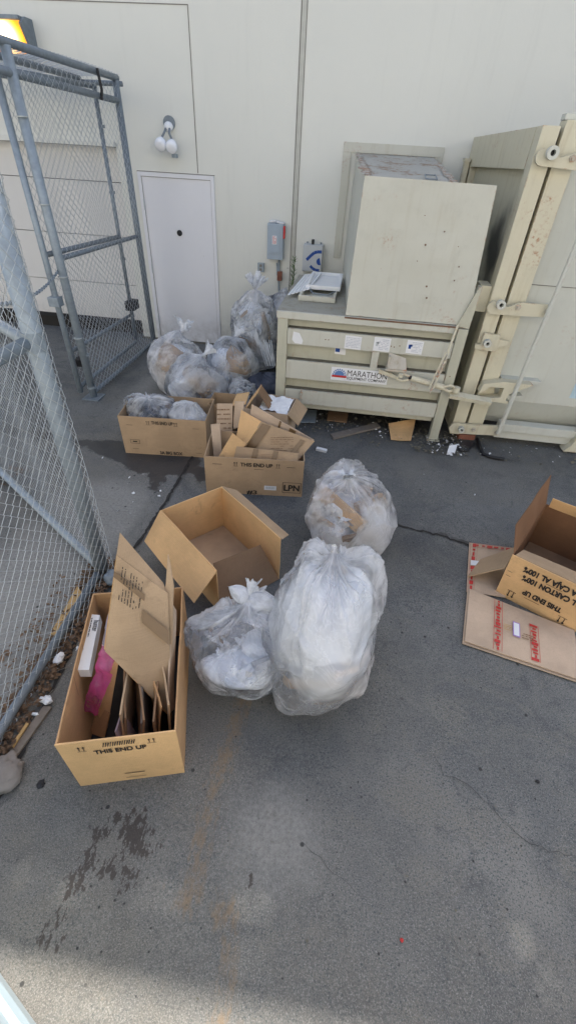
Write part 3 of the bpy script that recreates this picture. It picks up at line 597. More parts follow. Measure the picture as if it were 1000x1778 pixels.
mb = MB(); mb.box(1.02, 1.115, CY-.012, CY+.075, 0, 1.17, .006); mb.box(1.0, 1.135, CY-.03, CY+.1, .0, .012); link('leg', mb, K['beige'], t)
mb = MB(); mb.prism([(1.0, CY+.0, 1.192), (1.115, CY+.0, 1.172), (1.13, CY+.0, 1.53), (1.105, CY+.0, 1.53)], (0, .10, 0)); link('gusset', mb, K['beige'], t)
# hopper
hp = bpy.data.objects.new
A_, B_, C_, D_ = (-.035, CY+.03, 1.195), (1.10, CY+.03, 1.195), (1.025, CY+.035, 2.25), (-.015, CY+.03, 2.26)
mb = MB(); mb.slab([A_, B_, C_, D_], .012, 30, 28, 0, .009, 4); link('hopper_face', mb, K['beige_lt'], t)
mb = MB()
mb.slab([(-.17, WY-.02, 1.20), (-.02, CY+.05, 1.195), (.0, CY+.05, 2.235), (-.15, WY-.02, 2.40)], .01, 8, 8); link('hopper_side', mb, K['beige_lt'], t)
mb = MB(); mb.slab([(.72, CY+.05, 1.195), (.80, WY-.02, 1.195), (.76, WY-.02, 2.405), (.70, CY+.05, 2.23)], .01, 8, 8); link('hopper_side', mb, K['beige_lt'], t)
mb = MB(); mb.slab([(0.0, CY+.045, 2.245), (.70, CY+.045, 2.245), (.76, WY-.02, 2.42), (-.16, WY-.02, 2.42)], .01, 14, 10, 0, .002, 2); ht = link('hopper_top', mb, K['worntop'], t)
def redge(a, b, wd, seed):
    mb = MB(); r = random.Random(seed); a = np.array(a, float); b = np.array(b, float); n = 90; L_ = []; R_ = []; d = (b-a)/np.linalg.norm(b-a); s = np.cross([0, 0, 1.], d); s /= np.linalg.norm(s)
    for i in range(n+1): p = a+(b-a)*i/n+np.array([0, 0, .004]); a1 = .55+.45*float(vn(np.array([i*.3, seed, 0.])))+r.uniform(-.12, .12); a2 = .55+.45*float(vn(np.array([i*.3, seed, 7.])))+r.uniform(-.12, .12); L_.append(p-s*max(a1, .02)*wd/2); R_.append(p+s*max(a2, .02)*wd/2)
    mb.add(L_+R_, [(i, i+1, n+2+i, n+1+i) for i in range(n)]); link('rust_patch', mb, K['rustmix'], ht)
redge((.015, CY+.09, 2.252), (-.135, WY-.1, 2.413), .13, 1); redge((.69, CY+.08, 2.251), (.745, WY-.2, 2.40), .10, 2); redge((-.02, CY+.055, 2.248), (.3, CY+.06, 2.248), .06, 3); redge((.16, 6.5, 2.385), (.22, 6.0, 2.34), .16, 4)
mb = MB(); P_ = [(.48, CY+.14, 2.262), (.485, CY+.34, 2.285), (.575, CY+.34, 2.285), (.57, CY+.14, 2.262), (.48, CY+.14, 2.262)]; mb.tube(P_, .006, 6); link('lid_handle', mb, K['galvd'], ht)
mb = MB(); mb.box(-.31, .86, WY-.02, WY-.001, 2.425, 2.52, .003); mb.box(-.31, -.215, WY-.02, WY-.001, 1.31, 2.4245, .003); mb.box(.79, .86, WY-.02, WY-.001, 1.31, 2.4245, .003); link('wall_flange', mb, K['beige_lt'], t)
mb = MB(); mb.box(-.04, 1.0, CY-.012, CY-.0101, 1.175, 1.19); link('rust_line', mb, K['rust'], t)
# rust holes on the face
for i, (x, y) in enumerate(((737, 374), (771, 402), (738, 425), (795, 428), (796, 463), (740, 497), (724, 453), (788, 487), (740, 517))):
    q = gy(x, y, CY+.03); mb = MB(); rr = .004+.002*((i*7) % 3); mb.disc((q[0], CY+.024, q[2]), (0, -1, .0), rr, .003, 9); link('rust_spot', mb, K['rust'], t)
# signs
def sign(x0, x1, z0, z1, tilt=0, y=None, mat='paper'):
    y = CY-.004 if y is None else y; mb = MB(); dz = tilt*(x1-x0)
    mb.add([(x0, y, z0), (x1, y, z0-dz), (x1, y, z1-dz), (x0, y, z1)], [(0, 1, 2, 3)]); return link('label_plate', mb, K[mat], t), y-.0012
s_, y = sign(-.11, .465, .565, .70)
lettering('MARATHON', .062, K['ink'], s_, (.255, y, .622), (1, 0, 0), (0, 0, 1), .0, .40, 'sign_text')
lettering('EQUIPMENT COMPANY', .028, K['ink'], s_, (.255, y, .585), (1, 0, 0), (0, 0, 1), .012, .395, 'sign_text')
mb = MB(); pl = []
for k in range(9):
    a0 = math.pi*k/9+.06; a1 = math.pi*(k+1)/9-.06; pl.append([(.055*math.cos(a0), .055*math.sin(a0)), (.072*math.cos(a0), .072*math.sin(a0)), (.072*math.cos(a1), .072*math.sin(a1)), (.055*math.cos(a1), .055*math.sin(a1))])
pl.append([(.052*math.cos(math.pi*k/10), .052*math.sin(math.pi*k/10)) for k in range(11)])
flatshape(mb, (-.025, y, .615), (1, 0, 0), (0, 0, 1), pl); link('sign_emblem', mb, simple('emblem_blue', (.12, .22, .45), .5), s_)
mb = MB(); flatshape(mb, (-.025, y-.001, .607), (1, 0, 0), (0, 0, 1), [rect(0, 0, .15, .022)]); link('sign_emblem', mb, K['redtape'], s_)
mb = MB(); flatshape(mb, (.2, y, .575), (1, 0, 0), (0, 0, 1), scribble(.35, .008, 1, 3)); link('sign_text', mb, K['ctrl'], s_)
def notice(x0, x1, z0, z1, seed, pic=False, rows=7):
    s_, y = sign(x0, x1, z0, z1, .02); mb = MB(); w_, h_ = x1-x0, z1-z0; dx = .3*w_ if pic else 0
    flatshape(mb, ((x0+x1)/2+dx*.4, y, (z0+z1)/2-.002), (1, 0, -.02), (0, 0, 1), scribble((w_-dx)*.85, h_*.8, rows, seed, thick=.3)); link('notice_lines', mb, simple('faded_print', (.40, .43, .50), .7), s_)
    if pic: mb = MB(); flatshape(mb, (x0+w_*.2, y, (z0+z1)/2), (1, 0, 0), (0, 0, 1), [rect(0, 0, .025, .04), rect(.012, .012, .022, .02)]); link('notice_picture', mb, K['blue'] if pic == 2 else K['ctrl'], s_)
notice(-.01, .15, .895, 1.02, 1); notice(.27, .43, .90, 1.03, 2, 1); notice(.585, .74, .905, 1.03, 3, 2)
s_, y = sign(-.10, .01, .805, .875, .05, CY+.082); mb = MB(); flatshape(mb, (-.072, y, .845), (1, 0, -.05), (0, 0, 1), [rect(0, 0, .045, .042)]); link('label_square', mb, K['blue'], s_)
mb = MB(); mb.add([(-.53, CY-.004, .93), (-.50, CY-.004, .90), (-.43, CY-.004, .895), (-.42, CY-.004, .93), (-.46, CY-.004, 1.0), (-.52, CY-.004, 1.01)], [(0, 1, 2, 3, 4, 5)]); link('torn_label', mb, K['paper'], t)
# bracket and turnbuckle
mb = MB(); mb.box(.42, .62, CY-.10, CY-.005, .745, .765, .003); mb.slab([(.44, CY-.10, .77), (.62, CY-.10, .77), (.60, CY-.02, .86), (.43, CY-.02, .90)], .012, 4, 4); mb.box(.43, .45, CY-.08, CY-.006, .765, .88); link('chain_bracket', mb, K['rusty'], t)
tb = link('turnbuckle', MB().tube([(.68, CY-.10, .70), (1.0, CY-.12, .645)], .03, 14), K['cream'], t, smooth=False)
mb = MB(); mb.slab([(.36, CY-.06, .70), (.56, CY-.10, .67), (.56, CY-.10, .70), (.36, CY-.06, .74)], .02, 3, 2); mb.tube([(.54, CY-.10, .69), (.60, CY-.10, .73), (.66, CY-.1, .715), (.66, CY-.1, .68), (.60, CY-.1, .66), (.54, CY-.1, .675)], .013, 8); mb.disc((.57, CY-.14, .715), (0, 0, 1), .022, .03, 12); link('hook_end', mb, K['cream'], tb, smooth=False)
mb = MB(); mb.tube([(.655, CY-.10, .705), (.685, CY-.10, .70)], .018, 10); link('thread', mb, K['black'], tb)
mb = MB(); mb.tube([(1.0, CY-.12, .645), (1.06, CY-.12, .67), (1.10, CY-.12, .66), (1.12, CY-.12, .63), (1.06, CY-.12, .61), (1.0, CY-.12, .635)], .014, 8); mb.disc((1.13, CY-.12, .61), (0, 0, 1), .035, .05, 14); link('hook_end', mb, K['cream'], tb)
mb = MB(); mb.slab([(1.08, CY-.16, .585), (1.50, CY-.13, .54), (1.50, CY-.05, .56), (1.08, CY-.08, .605)], .035, 4, 2); link('latch_bar', mb, K['cream'], tb)
mb = MB(); mb.tube([(1.0, CY-.03, 1.21), (.96, CY-.10, .98)], .012, 8); mb.tube([(.97, CY-.10, .98), (.90, CY-.17, .64)], .008, 6); mb.tube([(.945, CY-.10, .98), (.86, CY-.17, .64)], .008, 6); link('sling', mb, K['cream'], t)
mb = MB(); chain(mb, (.96, CY-.11, .95), (.88, CY-.17, .60), 0, 9, .006, .035); link('chain', mb, K['rusty'], t)
mb = MB(); chain(mb, (-.40, CY-.02, .43), (-.41, CY-.03, .10), 0, 11, .005, .028); link('dangling_chain', mb, K['rusty'], t)
for x, z in ((.44, .955), (.47, .95), (.52, .965), (-.2, .96), (-.17, .96), (1.06, .72)):
    mb = MB(); mb.disc((x, CY-.0125 if x > 1 else CY-.0005, z), (0, -1, 0), .006, .002, 8); link('screw_hole', mb, K['rust'], t)

# =================================================================== CONTAINER
def endx(Y): return 1.25-.045*(Y-4.62)
t = thing('waste_container', 'cream steel roll-off waste container with latched end door, right of the compactor', 'container', (2.4, 4.62, 0))
ZT = 2.62
# end face: recessed door panel in a frame
def endbox(y0, y1, z0, z1, x0, x1): mb = MB(); vs = [(endx(y)+x, y, z) for z in (z0, z1) for y in (y0, y1) for x in (x0, x1)]; mb.add(vs, [(0, 2, 3, 1), (4, 5, 7, 6), (0, 1, 5, 4), (2, 6, 7, 3), (0, 4, 6, 2), (1, 3, 7, 5)]); return mb
def dark_patch():  # container paint with a soft-edged dark patch mixed into its colour
    m_ = K['cream'].copy(); m_.name = 'container_paint_darkened'; nt_ = m_.node_tree; p = [n for n in nt_.nodes if n.type == 'BSDF_PRINCIPLED'][0]; src = p.inputs['Base Color'].links[0].from_socket
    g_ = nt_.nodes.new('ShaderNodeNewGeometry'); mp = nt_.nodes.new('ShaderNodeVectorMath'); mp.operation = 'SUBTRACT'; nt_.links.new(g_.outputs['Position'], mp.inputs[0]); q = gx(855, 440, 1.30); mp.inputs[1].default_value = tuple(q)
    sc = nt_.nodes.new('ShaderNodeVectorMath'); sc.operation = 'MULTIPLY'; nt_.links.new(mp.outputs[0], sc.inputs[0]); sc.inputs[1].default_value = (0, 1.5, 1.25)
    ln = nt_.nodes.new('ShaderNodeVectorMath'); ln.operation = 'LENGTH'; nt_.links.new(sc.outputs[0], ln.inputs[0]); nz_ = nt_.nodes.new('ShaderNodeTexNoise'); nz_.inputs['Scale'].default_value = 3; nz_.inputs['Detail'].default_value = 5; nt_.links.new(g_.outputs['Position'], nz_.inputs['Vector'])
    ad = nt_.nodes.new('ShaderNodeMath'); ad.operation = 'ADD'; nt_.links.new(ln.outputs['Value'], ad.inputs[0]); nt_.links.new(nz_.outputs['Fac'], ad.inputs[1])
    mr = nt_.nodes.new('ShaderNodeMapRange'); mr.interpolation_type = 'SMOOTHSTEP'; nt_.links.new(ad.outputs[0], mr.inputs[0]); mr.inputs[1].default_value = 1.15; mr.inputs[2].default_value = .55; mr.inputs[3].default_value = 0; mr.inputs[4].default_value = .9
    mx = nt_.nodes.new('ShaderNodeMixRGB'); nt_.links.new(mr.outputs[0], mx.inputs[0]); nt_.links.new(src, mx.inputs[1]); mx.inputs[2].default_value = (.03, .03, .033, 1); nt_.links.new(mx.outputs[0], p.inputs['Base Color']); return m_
K['cream_dark'] = dark_patch()
link('door_panel', endbox(4.76, 6.70, .2, 2.37, .07, .09), K['cream_dark'], t)
link('top_beam', endbox(4.764, 6.85, 2.36, ZT, 0, .12), K['cream'], t)
link('bottom_beam', endbox(4.764, 6.85, .08, .24, 0, .12), K['cream'], t)
link('end_post', endbox(6.70, 6.85, .241, 2.359, 0.002, .12), K['cream'], t)
mb = MB(); mb.box(1.245, 1.375, 4.60, 4.76, .06, ZT+.003, .008); link('door_post', mb, K['cream'], t)
mb = MB(); mb.box(1.376, 1.40, 4.68, 4.75, .1, 2.6); link('door_seal', mb, K['black'], t)
mb = MB(); mb.box(1.405, 1.56, 4.612, 4.76, .10, 2.66, .008); link('corner_post', mb, K['cream'], t)
mb = MB(); mb.box(1.56, 6.2, 4.70, 4.72, .46, 2.66); mb.slab([(1.56, 4.86, .14), (6.2, 4.86, .14), (6.2, 4.70, .46), (1.56, 4.70, .46)], .02, 4, 2); mb.box(1.40, 6.2, 6.80, 6.84, .1, 2.66); link('side_panel', mb, K['cream_lt'], t)
mb = MB(); mb.box(1.56, 6.2, 4.695, 4.6995, 1.55, 1.556); link('panel_seam', mb, K['seam'], t)
mb = MB(); mb.box(1.40, 6.2, 4.66, 4.76, 2.662, 2.70, .006); mb.box(1.40, 6.2, 6.74, 6.84, 2.60, 2.64, .006); mb.box(1.44, 1.5, 4.76, 6.74, 2.60, 2.64, .006); link('top_rail', mb, K['cream_lt'], t)
mb = MB(); mb.box(1.50, 6.2, 4.78, 6.72, 2.56, 2.60); link('roof_panel', mb, K['grime'], t)
mb = MB(); mb.box(1.735, 6.2, 4.60, 4.72, .15, .235, .006); mb.box(1.72, 6.2, 4.63, 4.74, .06, .145, .006); link('bottom_rail', mb, K['cream_lt'], t)
mb = MB(); mb.prism([(2.44, 4.55, .02), (2.62, 4.55, .02), (2.62, 4.55, .40), (2.53, 4.55, .30), (2.50, 4.55, .1)], (0, .12, 0)); link('rib', mb, K['cream'], t)
def plate(name, pts, y=4.54, th=.03, mat='cream', parent=None): mb = MB(); mb.prism([(a, y, b) for a, b in pts], (0, th, 0)); return link(name, mb, K[mat], parent or t)
def rnd(cx, cz, r, a0, a1, n=8): return [(cx+r*math.cos(rad(a0+(a1-a0)*k/n)), cz+r*math.sin(rad(a0+(a1-a0)*k/n))) for k in range(n+1)]
def ring(parent, x, z, r=.05, y=4.538):
    r *= .78
    mb = MB(); mb.disc((x, y, z), (0, -1, 0), r, .05, 20, r*.45); link('pin_ring', mb, K['cream_lt'], parent); mb = MB(); mb.disc((x, y-.002, z), (0, -1, 0), r*.44, .01, 16); link('pin_hole', mb, K['black'], parent)
def boltn(parent, x, z): mb = MB(); mb.disc((x, 4.539, z), (0, -1, 0), .026, .012, 6); mb.disc((x, 4.525, z), (0, -1, 0), .014, .012, 10); link('bolt', mb, K['rusty'], parent)
mb = MB(); mb.add([(2.33, 4.697, .55), (2.46, 4.697, .55), (2.46, 4.697, .76), (2.33, 4.697, .70)], [(0, 1, 2, 3)]); link('sticker', mb, simple('pale_blue_sticker', (.45, .60, .68), .5), t)
a = plate('hinge_plate', rnd(1.30, 2.44, .055, 90, 270)+[(1.58, 2.37), (1.58, 2.49), (1.42, 2.44)]); ring(a, 1.345, 2.465, .055); boltn(a, 1.51, 2.44)
a = plate('hinge_plate', rnd(1.28, 1.37, .055, 90, 270)+[(1.74, 1.325), (1.745, 1.43), (1.50, 1.43), (1.40, 1.385)]); ring(a, 1.325, 1.405, .05); boltn(a, 1.485, 1.39); boltn(a, 1.745, 1.375)
a = plate('latch_plate', [(1.22, 1.0), (1.42, .985), (1.43, 1.03), (1.50, 1.05), (1.52, 1.09), (1.42, 1.10), (1.42, 1.14), (1.27, 1.145), (1.27, 1.04), (1.22, 1.04)]); ring(a, 1.315, 1.065, .045)
a = plate('hinge_plate', rnd(1.27, .155, .06, 90, 270)+[(1.73, .125), (1.73, .235), (1.45, .215)]); ring(a, 1.33, .165, .04); boltn(a, 1.46, .165)
a = plate('latch_hook', [(1.38, .59), (1.40, .68), (1.58, .72), (1.86, .715), (1.67, .60), (1.655, .54), (1.74, .50), (1.40, .515), (1.45, .535), (1.60, .56), (1.60, .66), (1.46, .655), (1.43, .60)], 4.50, .10)
mb = MB(); mb.box(1.58, 1.96, 4.60, 4.70, .685, .72, .004); mb.prism([(1.62, 4.60, .50), (1.84, 4.60, .53), (1.84, 4.60, .56), (1.66, 4.60, .55)], (0, .1, 0)); link('step_ledge', mb, K['cream_lt'], t)
mb = MB(); mb.tube([(1.70, 4.49, .17), (1.735, 4.49, 1.38), (1.77, 4.49, 2.5)], .022, 8); rd = link('latch_rod', mb, K['cream_lt'], t); boltn(rd, 1.70, .16)
mb = MB(); mb.box(endx(6.9)-.06, endx(6.9)-.005, 6.70, 6.80, 2.10, 2.42, .01); mb.box(endx(6.9)-.07, endx(6.9)-.005, 6.68, 6.82, 2.40, 2.43); mb.box(endx(6.9)-.07, endx(6.9)-.005, 6.68, 6.82, 2.06, 2.09); link('hinge_barrel', mb, K['cream'], t)
mb = MB(); mb.box(1.15, 1.25, 4.66, 4.90, 1.30, 1.52, .008); link('lug', mb, K['cream'], t)

# =================================================================== CARTONS
def carton_root(label, cx, cy, yaw, cat='cardboard box', group=None, name='cardboard_box'): return thing(name, label, cat, (cx, cy, 0), yaw, group)
class LB:
    """box-local frame in yard coordinates"""
    def __init__(s, cx, cy, yaw, w_, d_, h_):
        s.c = np.array([cx, cy, 0.]); s.x = np.array([math.cos(yaw), math.sin(yaw), 0]); s.y = np.array([-math.sin(yaw), math.cos(yaw), 0]); s.z = np.array([0, 0, 1.]); s.w, s.d, s.h = w_, d_, h_
    def p(s, a, b, c): return s.c+a*s.x+b*s.y+c*s.z
def carton_body(t, B, mat, rough=.004, flare=0.0, inner=None, front_rough=.001, front=True, rest=None):
    w2, d2, h = B.w/2, B.d/2, B.h; th = .007; fl = flare
    def W(a0, b0, a1, b1, sd, rg, bl=0):
        mb.slab([B.p(a0, b0, .002), B.p(a1, b1, .002), B.p(a1*(1+fl), b1*(1+fl), h), B.p(a0*(1+fl), b0*(1+fl), h)], th, 14, 8, bl, rg, sd)
    fr = None
    if front: mb = MB(); W(-w2, -d2, w2, -d2, 1, front_rough); fr = link('front_wall', mb, K[mat], t)
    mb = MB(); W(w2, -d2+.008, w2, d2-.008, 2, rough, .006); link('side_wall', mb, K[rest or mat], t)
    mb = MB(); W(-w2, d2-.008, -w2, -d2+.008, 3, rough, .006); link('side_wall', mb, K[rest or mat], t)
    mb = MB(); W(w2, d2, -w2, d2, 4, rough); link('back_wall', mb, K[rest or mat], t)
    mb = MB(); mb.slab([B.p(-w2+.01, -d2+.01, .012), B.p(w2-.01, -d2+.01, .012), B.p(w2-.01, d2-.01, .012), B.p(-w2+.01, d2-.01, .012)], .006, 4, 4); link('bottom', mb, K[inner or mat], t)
    return fr
def bslab(t, name, c, mat, th=.006, nu=10, nv=8, bulge=0, rough=.004, seed=0, crease=None):
    mb = MB(); mb.slab(c, th, nu, nv, bulge, rough, seed, crease); return link(name, mb, K[mat], t)
def on(c, u, v, off=.004):
    c = [np.array(p, float) for p in c]; P = (1-u)*(1-v)*c[0]+u*(1-v)*c[1]+u*v*c[2]+(1-u)*v*c[3]; n = np.cross(c[1]-c[0], c[3]-c[0]); n /= np.linalg.norm(n); return P+n*off
def decal(c, u0, u1, v0, v1, off=.004, n=8):
    mb = MB(); U, V = np.linspace(u0, u1, n), np.linspace(v0, v1, n); F = np.array([[on(c, a, b, off) for a in U] for b in V]); mb.grid(F); return mb
# --- A: near-left carton full of folded boards
BA = LB(-.85, 1.166, .284, .475, .80, .43)
tA = carton_root('kraft carton of folded boards nearest the camera, THIS END UP on its front', -.85, 1.166, .284)
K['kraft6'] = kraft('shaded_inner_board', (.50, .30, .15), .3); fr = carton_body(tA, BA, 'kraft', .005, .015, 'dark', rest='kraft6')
yf = -BA.d/2-.0075
def FP(B, a, z, k=.0045, fl=0): return B.p(a, -B.d/2*(1+fl*z/B.h)-k, z)
def FU(B, fl): return B.p(0, -B.d/2*(1+fl), B.h)-B.p(0, -B.d/2, 0)
FA = lambda a, z: FP(BA, a, z, .0035, .015)
lettering('THIS END UP', .034, K['ink'], fr, FA(-.0, .315), BA.x, FU(BA, .015), .03, .215)
mb = MB(); flatshape(mb, FA(0, 0), BA.x, FU(BA, .015), arrows(-.15, .372, .034)+arrows(.135, .378, .034)+[rect(.02, .085, .09, .005), rect(.02, .04, .09, .003)]); link('printed_arrows', mb, K['ink'], fr)
mb = MB(); r = random.Random(3); pl = []
for i in range(14):
    x = -.065+i*.0095; pl.append([(x, .372+r.uniform(-.005, .004)), (x+.004, .372), (x+.014, .408+r.uniform(-.004, .006)), (x+.009, .41)])
flatshape(mb, FA(0, 0), BA.x, FU(BA, .015), pl); link('scratched_out_print', mb, K['ink'], fr)
mb = MB(); flatshape(mb, BA.p(-BA.w/2+.003, 0, 0), BA.y, BA.z, [[(y0, .31), (y0+.004, .31), (y0+.03, .42), (y0+.026, .42)] for y0 in (-.33, -.12, .06, .25)]); 
link('crease_marks', mb, K['kraft4'], tA)
# contents of A
def yard(x, y, Y): return gy(x, y, Y)
def sheet(label, cat, c, mat, name='folded_cardboard', th=.012, **k):
    mb = MB(); mb.slab(c, th, k.get('nu', 12), k.get('nv', 10), k.get('bulge', 0), k.get('rough', .005), k.get('seed', 0), k.get('crease')); o = link(name, mb, K[mat], None); return tag(o, label, cat, k.get('group'))
GA = 'folded boards standing in the near carton'
q1 = [yard(183, 1130, 1.10), yard(298, 1243, 1.02), yard(292, 1030, 1.33), yard(203, 965, 1.30)]
tS = thing('folded_cardboard', 'big folded carton with tape and printed lines leaning out of the near carton', 'cardboard sheet', tuple(q1[1]), 0, GA)
o = bslab(tS, 'panel', q1, 'kraft2', .006, 14, 12, .006, .006, 3)
off = np.array([-.012, .016, -.012]); q1b = [p+off for p in q1]; bslab(tS, 'panel', [q1b[0]+(-.004, 0, 0), q1b[1]+(-.02, 0, -.01), q1b[2], q1b[3]], 'kraft', .006, 10, 8, .0, .005, 5)
q2 = [yard(203, 966, 1.305), yard(291, 1030, 1.335), yard(284, 1012, 1.37), yard(209, 925, 1.37)]; o2 = bslab(tS, 'flap', q2, 'kraft2', .006, 10, 6, .003, .004, 6)
o3 = link('tape', decal(q1, .52, 1., .60, .72, .016, 10), K['tape'], o); link('tape', decal(q1, .0, .55, .80, .86, .014, 8), K['tape'], o)
mb = MB(); cc = q1; ux = cc[2]-cc[3]; uy = cc[3]-cc[0]; flatshape(mb, on(cc, .30, .80, .014), uy, -ux, scribble(.16, .13, 8, 5, thick=.28)); link('printed_lines', mb, K['ink'], o)
bx = [('upright kraft flap along the right side inside the near carton', [yard(276, 1190, 1.12), yard(296, 1252, 1.02), yard(300, 1020, 1.36), yard(291, 963, 1.42)], 'kraft2', 1),
      ('narrow second flap pressed against the right wall of the near carton', [yard(293, 1240, .98), yard(303, 1230, 1.05), yard(306, 1060, 1.38), yard(300, 1050, 1.36)], 'kraft3', 2),
      ('slanted brown board just right of the pink film in the near carton', [yard(166, 1235, 1.00), yard(186, 1266, .97), yard(206, 1150, 1.12), yard(196, 1150, 1.12)], 'kraft', 3),
      ('small kraft board lying at the left front inside the near carton', [yard(153, 1285, .93), yard(180, 1285, .93), yard(190, 1240, 1.0), yard(170, 1225, 1.02)], 'kraft6', 8)]
for nm, x, top, y0, y1, ln, mt, sd in (('first upright board right of the pink film, with brown tape', -.055, .36, -.34, .10, .05, 'kraft4', 4), ('thin folded kraft board second among the upright boards', -.015, .39, -.33, .12, .03, 'kraft2', 5), ('dark board with a pale edge in the middle of the upright boards', .025, .37, -.36, .08, .035, 'kraft4', 6),
        ('grey-blue board right of the middle among the upright boards', .065, .34, -.36, .06, .02, 'wood', 7), ('kraft board with torn top near the right of the upright boards', .10, .38, -.32, .10, .03, 'kraft6', 9), ('dark folded board fifth from the pink film', .135, .35, -.35, .05, .02, 'kraft4', 10), ('narrow board touching the tall flap, rightmost of the upright boards', .165, .40, -.30, .10, .015, 'kraft2', 12), ('short lilac-printed strip between the upright boards', .005, .30, -.37, -.15, -.02, 'lilacboard', 13)):
    j_ = .022*math.sin(sd*2.3); k_ = .05*math.cos(sd*1.7); bx.append((nm, [BA.p(x+j_, y0, .03), BA.p(x-.03-j_, y1+k_, .03), BA.p(x-.03+ln-j_, y1-.02+k_, top+.03+k_*.6), BA.p(x+ln+j_*1.5, y0+.03+abs(k_), top-abs(k_)*.8)], mt, sd))
K['lilacboard'] = simple('torn_print', (.42, .33, .34), .8, .4, 30)
for lb, c, mt, sd in bx: sheet(lb, 'cardboard sheet', c, mt, th=.008, seed=sd, rough=.012, group=GA)
mb = MB(); zz = .385; P0 = [gz(x, y, zz) for x, y in ((130, 1163), (155, 1163), (174, 1068), (153, 1066))]
t = thing('white_box', 'slim white box with small black lettering inside the near carton', 'small box', tuple(P0[0]))
mb.prism([p-np.array([0, 0, .06]) for p in P0], (0, 0, .06)); o = link('box_body', mb, K['paper'], t)
ux = P0[0]-P0[3]; uy = P0[1]-P0[0]
lettering('hunter', .030, K['ink'], o, P0[3]+ux*.13+uy*.62+(0, 0, .002), ux, uy, .01, .07, center=False)
mb = MB(); flatshape(mb, P0[3]+ux*.26+uy*.32+(0, 0, .002), ux, uy, scribble(.12, .028, 2, 4, thick=.35)); link('printed_lines', mb, K['ink'], o)
def crumple(label, cat, c, mat, name, seed, amp=.02, nu=18, nv=24):
    c = [np.array(p, float) for p in c]; u, v = np.meshgrid(np.linspace(0, 1, nu), np.linspace(0, 1, nv))
    P = ((1-u)*(1-v))[..., None]*c[0]+(u*(1-v))[..., None]*c[1]+(u*v)[..., None]*c[2]+((1-u)*v)[..., None]*c[3]
    n = np.cross(c[1]-c[0], c[3]-c[0]); n /= np.linalg.norm(n); q = 1-2*np.abs(fbm(P*14+seed, seed, 3)); P = P+(amp*q)[..., None]*n+amp*.5*fbm(P*20, seed+5)[..., None]
    mb = MB(); mb.grid(P); o = link(name, mb, K[mat], None, smooth=True); return tag(o, label, cat)
crumple('crumpled clear and lilac plastic film beside the slim white box', 'plastic film', [yard(166, 1188, 1.06), yard(190, 1200, 1.06), yard(207, 1060, 1.36), yard(189, 1055, 1.36)], 'lilac', 'plastic_film', 1)
crumple('crumpled pink-lettered plastic mailer hanging inside the near carton', 'plastic film', [yard(148, 1228, 1.0), yard(174, 1242, .97), yard(208, 1128, 1.13), yard(180, 1118, 1.14)], 'pink', 'plastic_mailer', 2)
# --- B: open empty carton
BB = LB(-.69, 2.245, .82, .50, .73, .385)
tB = carton_root('empty open kraft carton with flaps folded out, behind the near bags', -.69, 2.245, .82)
carton_body(tB, BB, 'kraft', .004, 0, 'kraft2', .004, False)
bslab(tB, 'front_wall', [BB.p(-BB.w/2+.01, -BB.d/2, .01), BB.p(BB.w/2-.01, -BB.d/2, .01), gz(452, 946, .27), gz(371, 978, .27)], 'kraft4', .006, 10, 6, 0, .006, 4)
h = BB.h; w2, d2 = BB.w/2, BB.d/2
bslab(tB, 'flap', [BB.p(-w2-.004, d2, h), BB.p(-w2-.004, -d2, h), BB.p(-w2-.16, -d2+.02, h-.19), BB.p(-w2-.16, d2-.02, h-.19)][::-1], 'kraft', .006, 12, 6, .004, .004, 2)
bslab(tB, 'flap', [BB.p(w2+.002, -d2, h), BB.p(w2+.002, d2, h), BB.p(w2+.10, d2-.05, h-.05), BB.p(w2+.10, -d2+.05, h-.05)][::-1], 'kraft2', .006, 12, 6, .0, .004, 3)
bslab(tB, 'flap', [BB.p(-w2+.02, -d2+.15, .06), BB.p(w2-.02, -d2+.15, .06), BB.p(w2-.02, -d2+.36, .03), BB.p(-w2+.02, -d2+.36, .03)], 'kraft3', .006, 10, 6, 0, .004, 5)
# --- C: carton of boards, LPN
BC = LB(-.659, 3.362, .12, .835, .46, .37)
tC = carton_root('wide carton stuffed with flattened boards, marked LPN and #3', -.659, 3.362, .12)
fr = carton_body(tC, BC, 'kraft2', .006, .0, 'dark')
FC = lambda a, z: FP(BC, a, z, .0045)
lettering('THIS END UP', .036, K['ink'], fr, FC(.02, .295), BC.x, BC.z, .03, .27)
mb = MB(); flatshape(mb, FC(0, 0), BC.x, BC.z, arrows(-.155, .312, .036)+arrows(.20, .312, .036)+[rect(-.31, .305, .08, .004), rect(.31, .305, .07, .004), rect(.04, .27, .08, .003)]
          +[rect(.325, .15, .16, .004), rect(.325, .045, .16, .004), rect(.247, .0975, .004, .105), rect(.403, .0975, .004, .105)]); link('printed_marks', mb, K['ink'], fr)
lettering('LPN', .062, K['ink'], fr, FC(.325, .066), BC.x, BC.z, .03, .135); lettering('#3', .04, K['ink'], fr, FC(-.02, .012), BC.x, BC.z, .03, .09)
mb = MB(); flatshape(mb, FC(.12, .0), BC.x, BC.z, [rect(.02, .085, .105, .045)]); lb = link('sticker', mb, K['paper'], fr); mb = MB(); flatshape(mb, FP(BC, .12, 0, .0058), BC.x, BC.z, [rect(.02-.04+i*.0075, .087, .003+.002*(i % 3), .022) for i in range(11)]); link('barcode', mb, K['ctrl'], lb)
GC = 'flattened boards standing in the LPN carton'
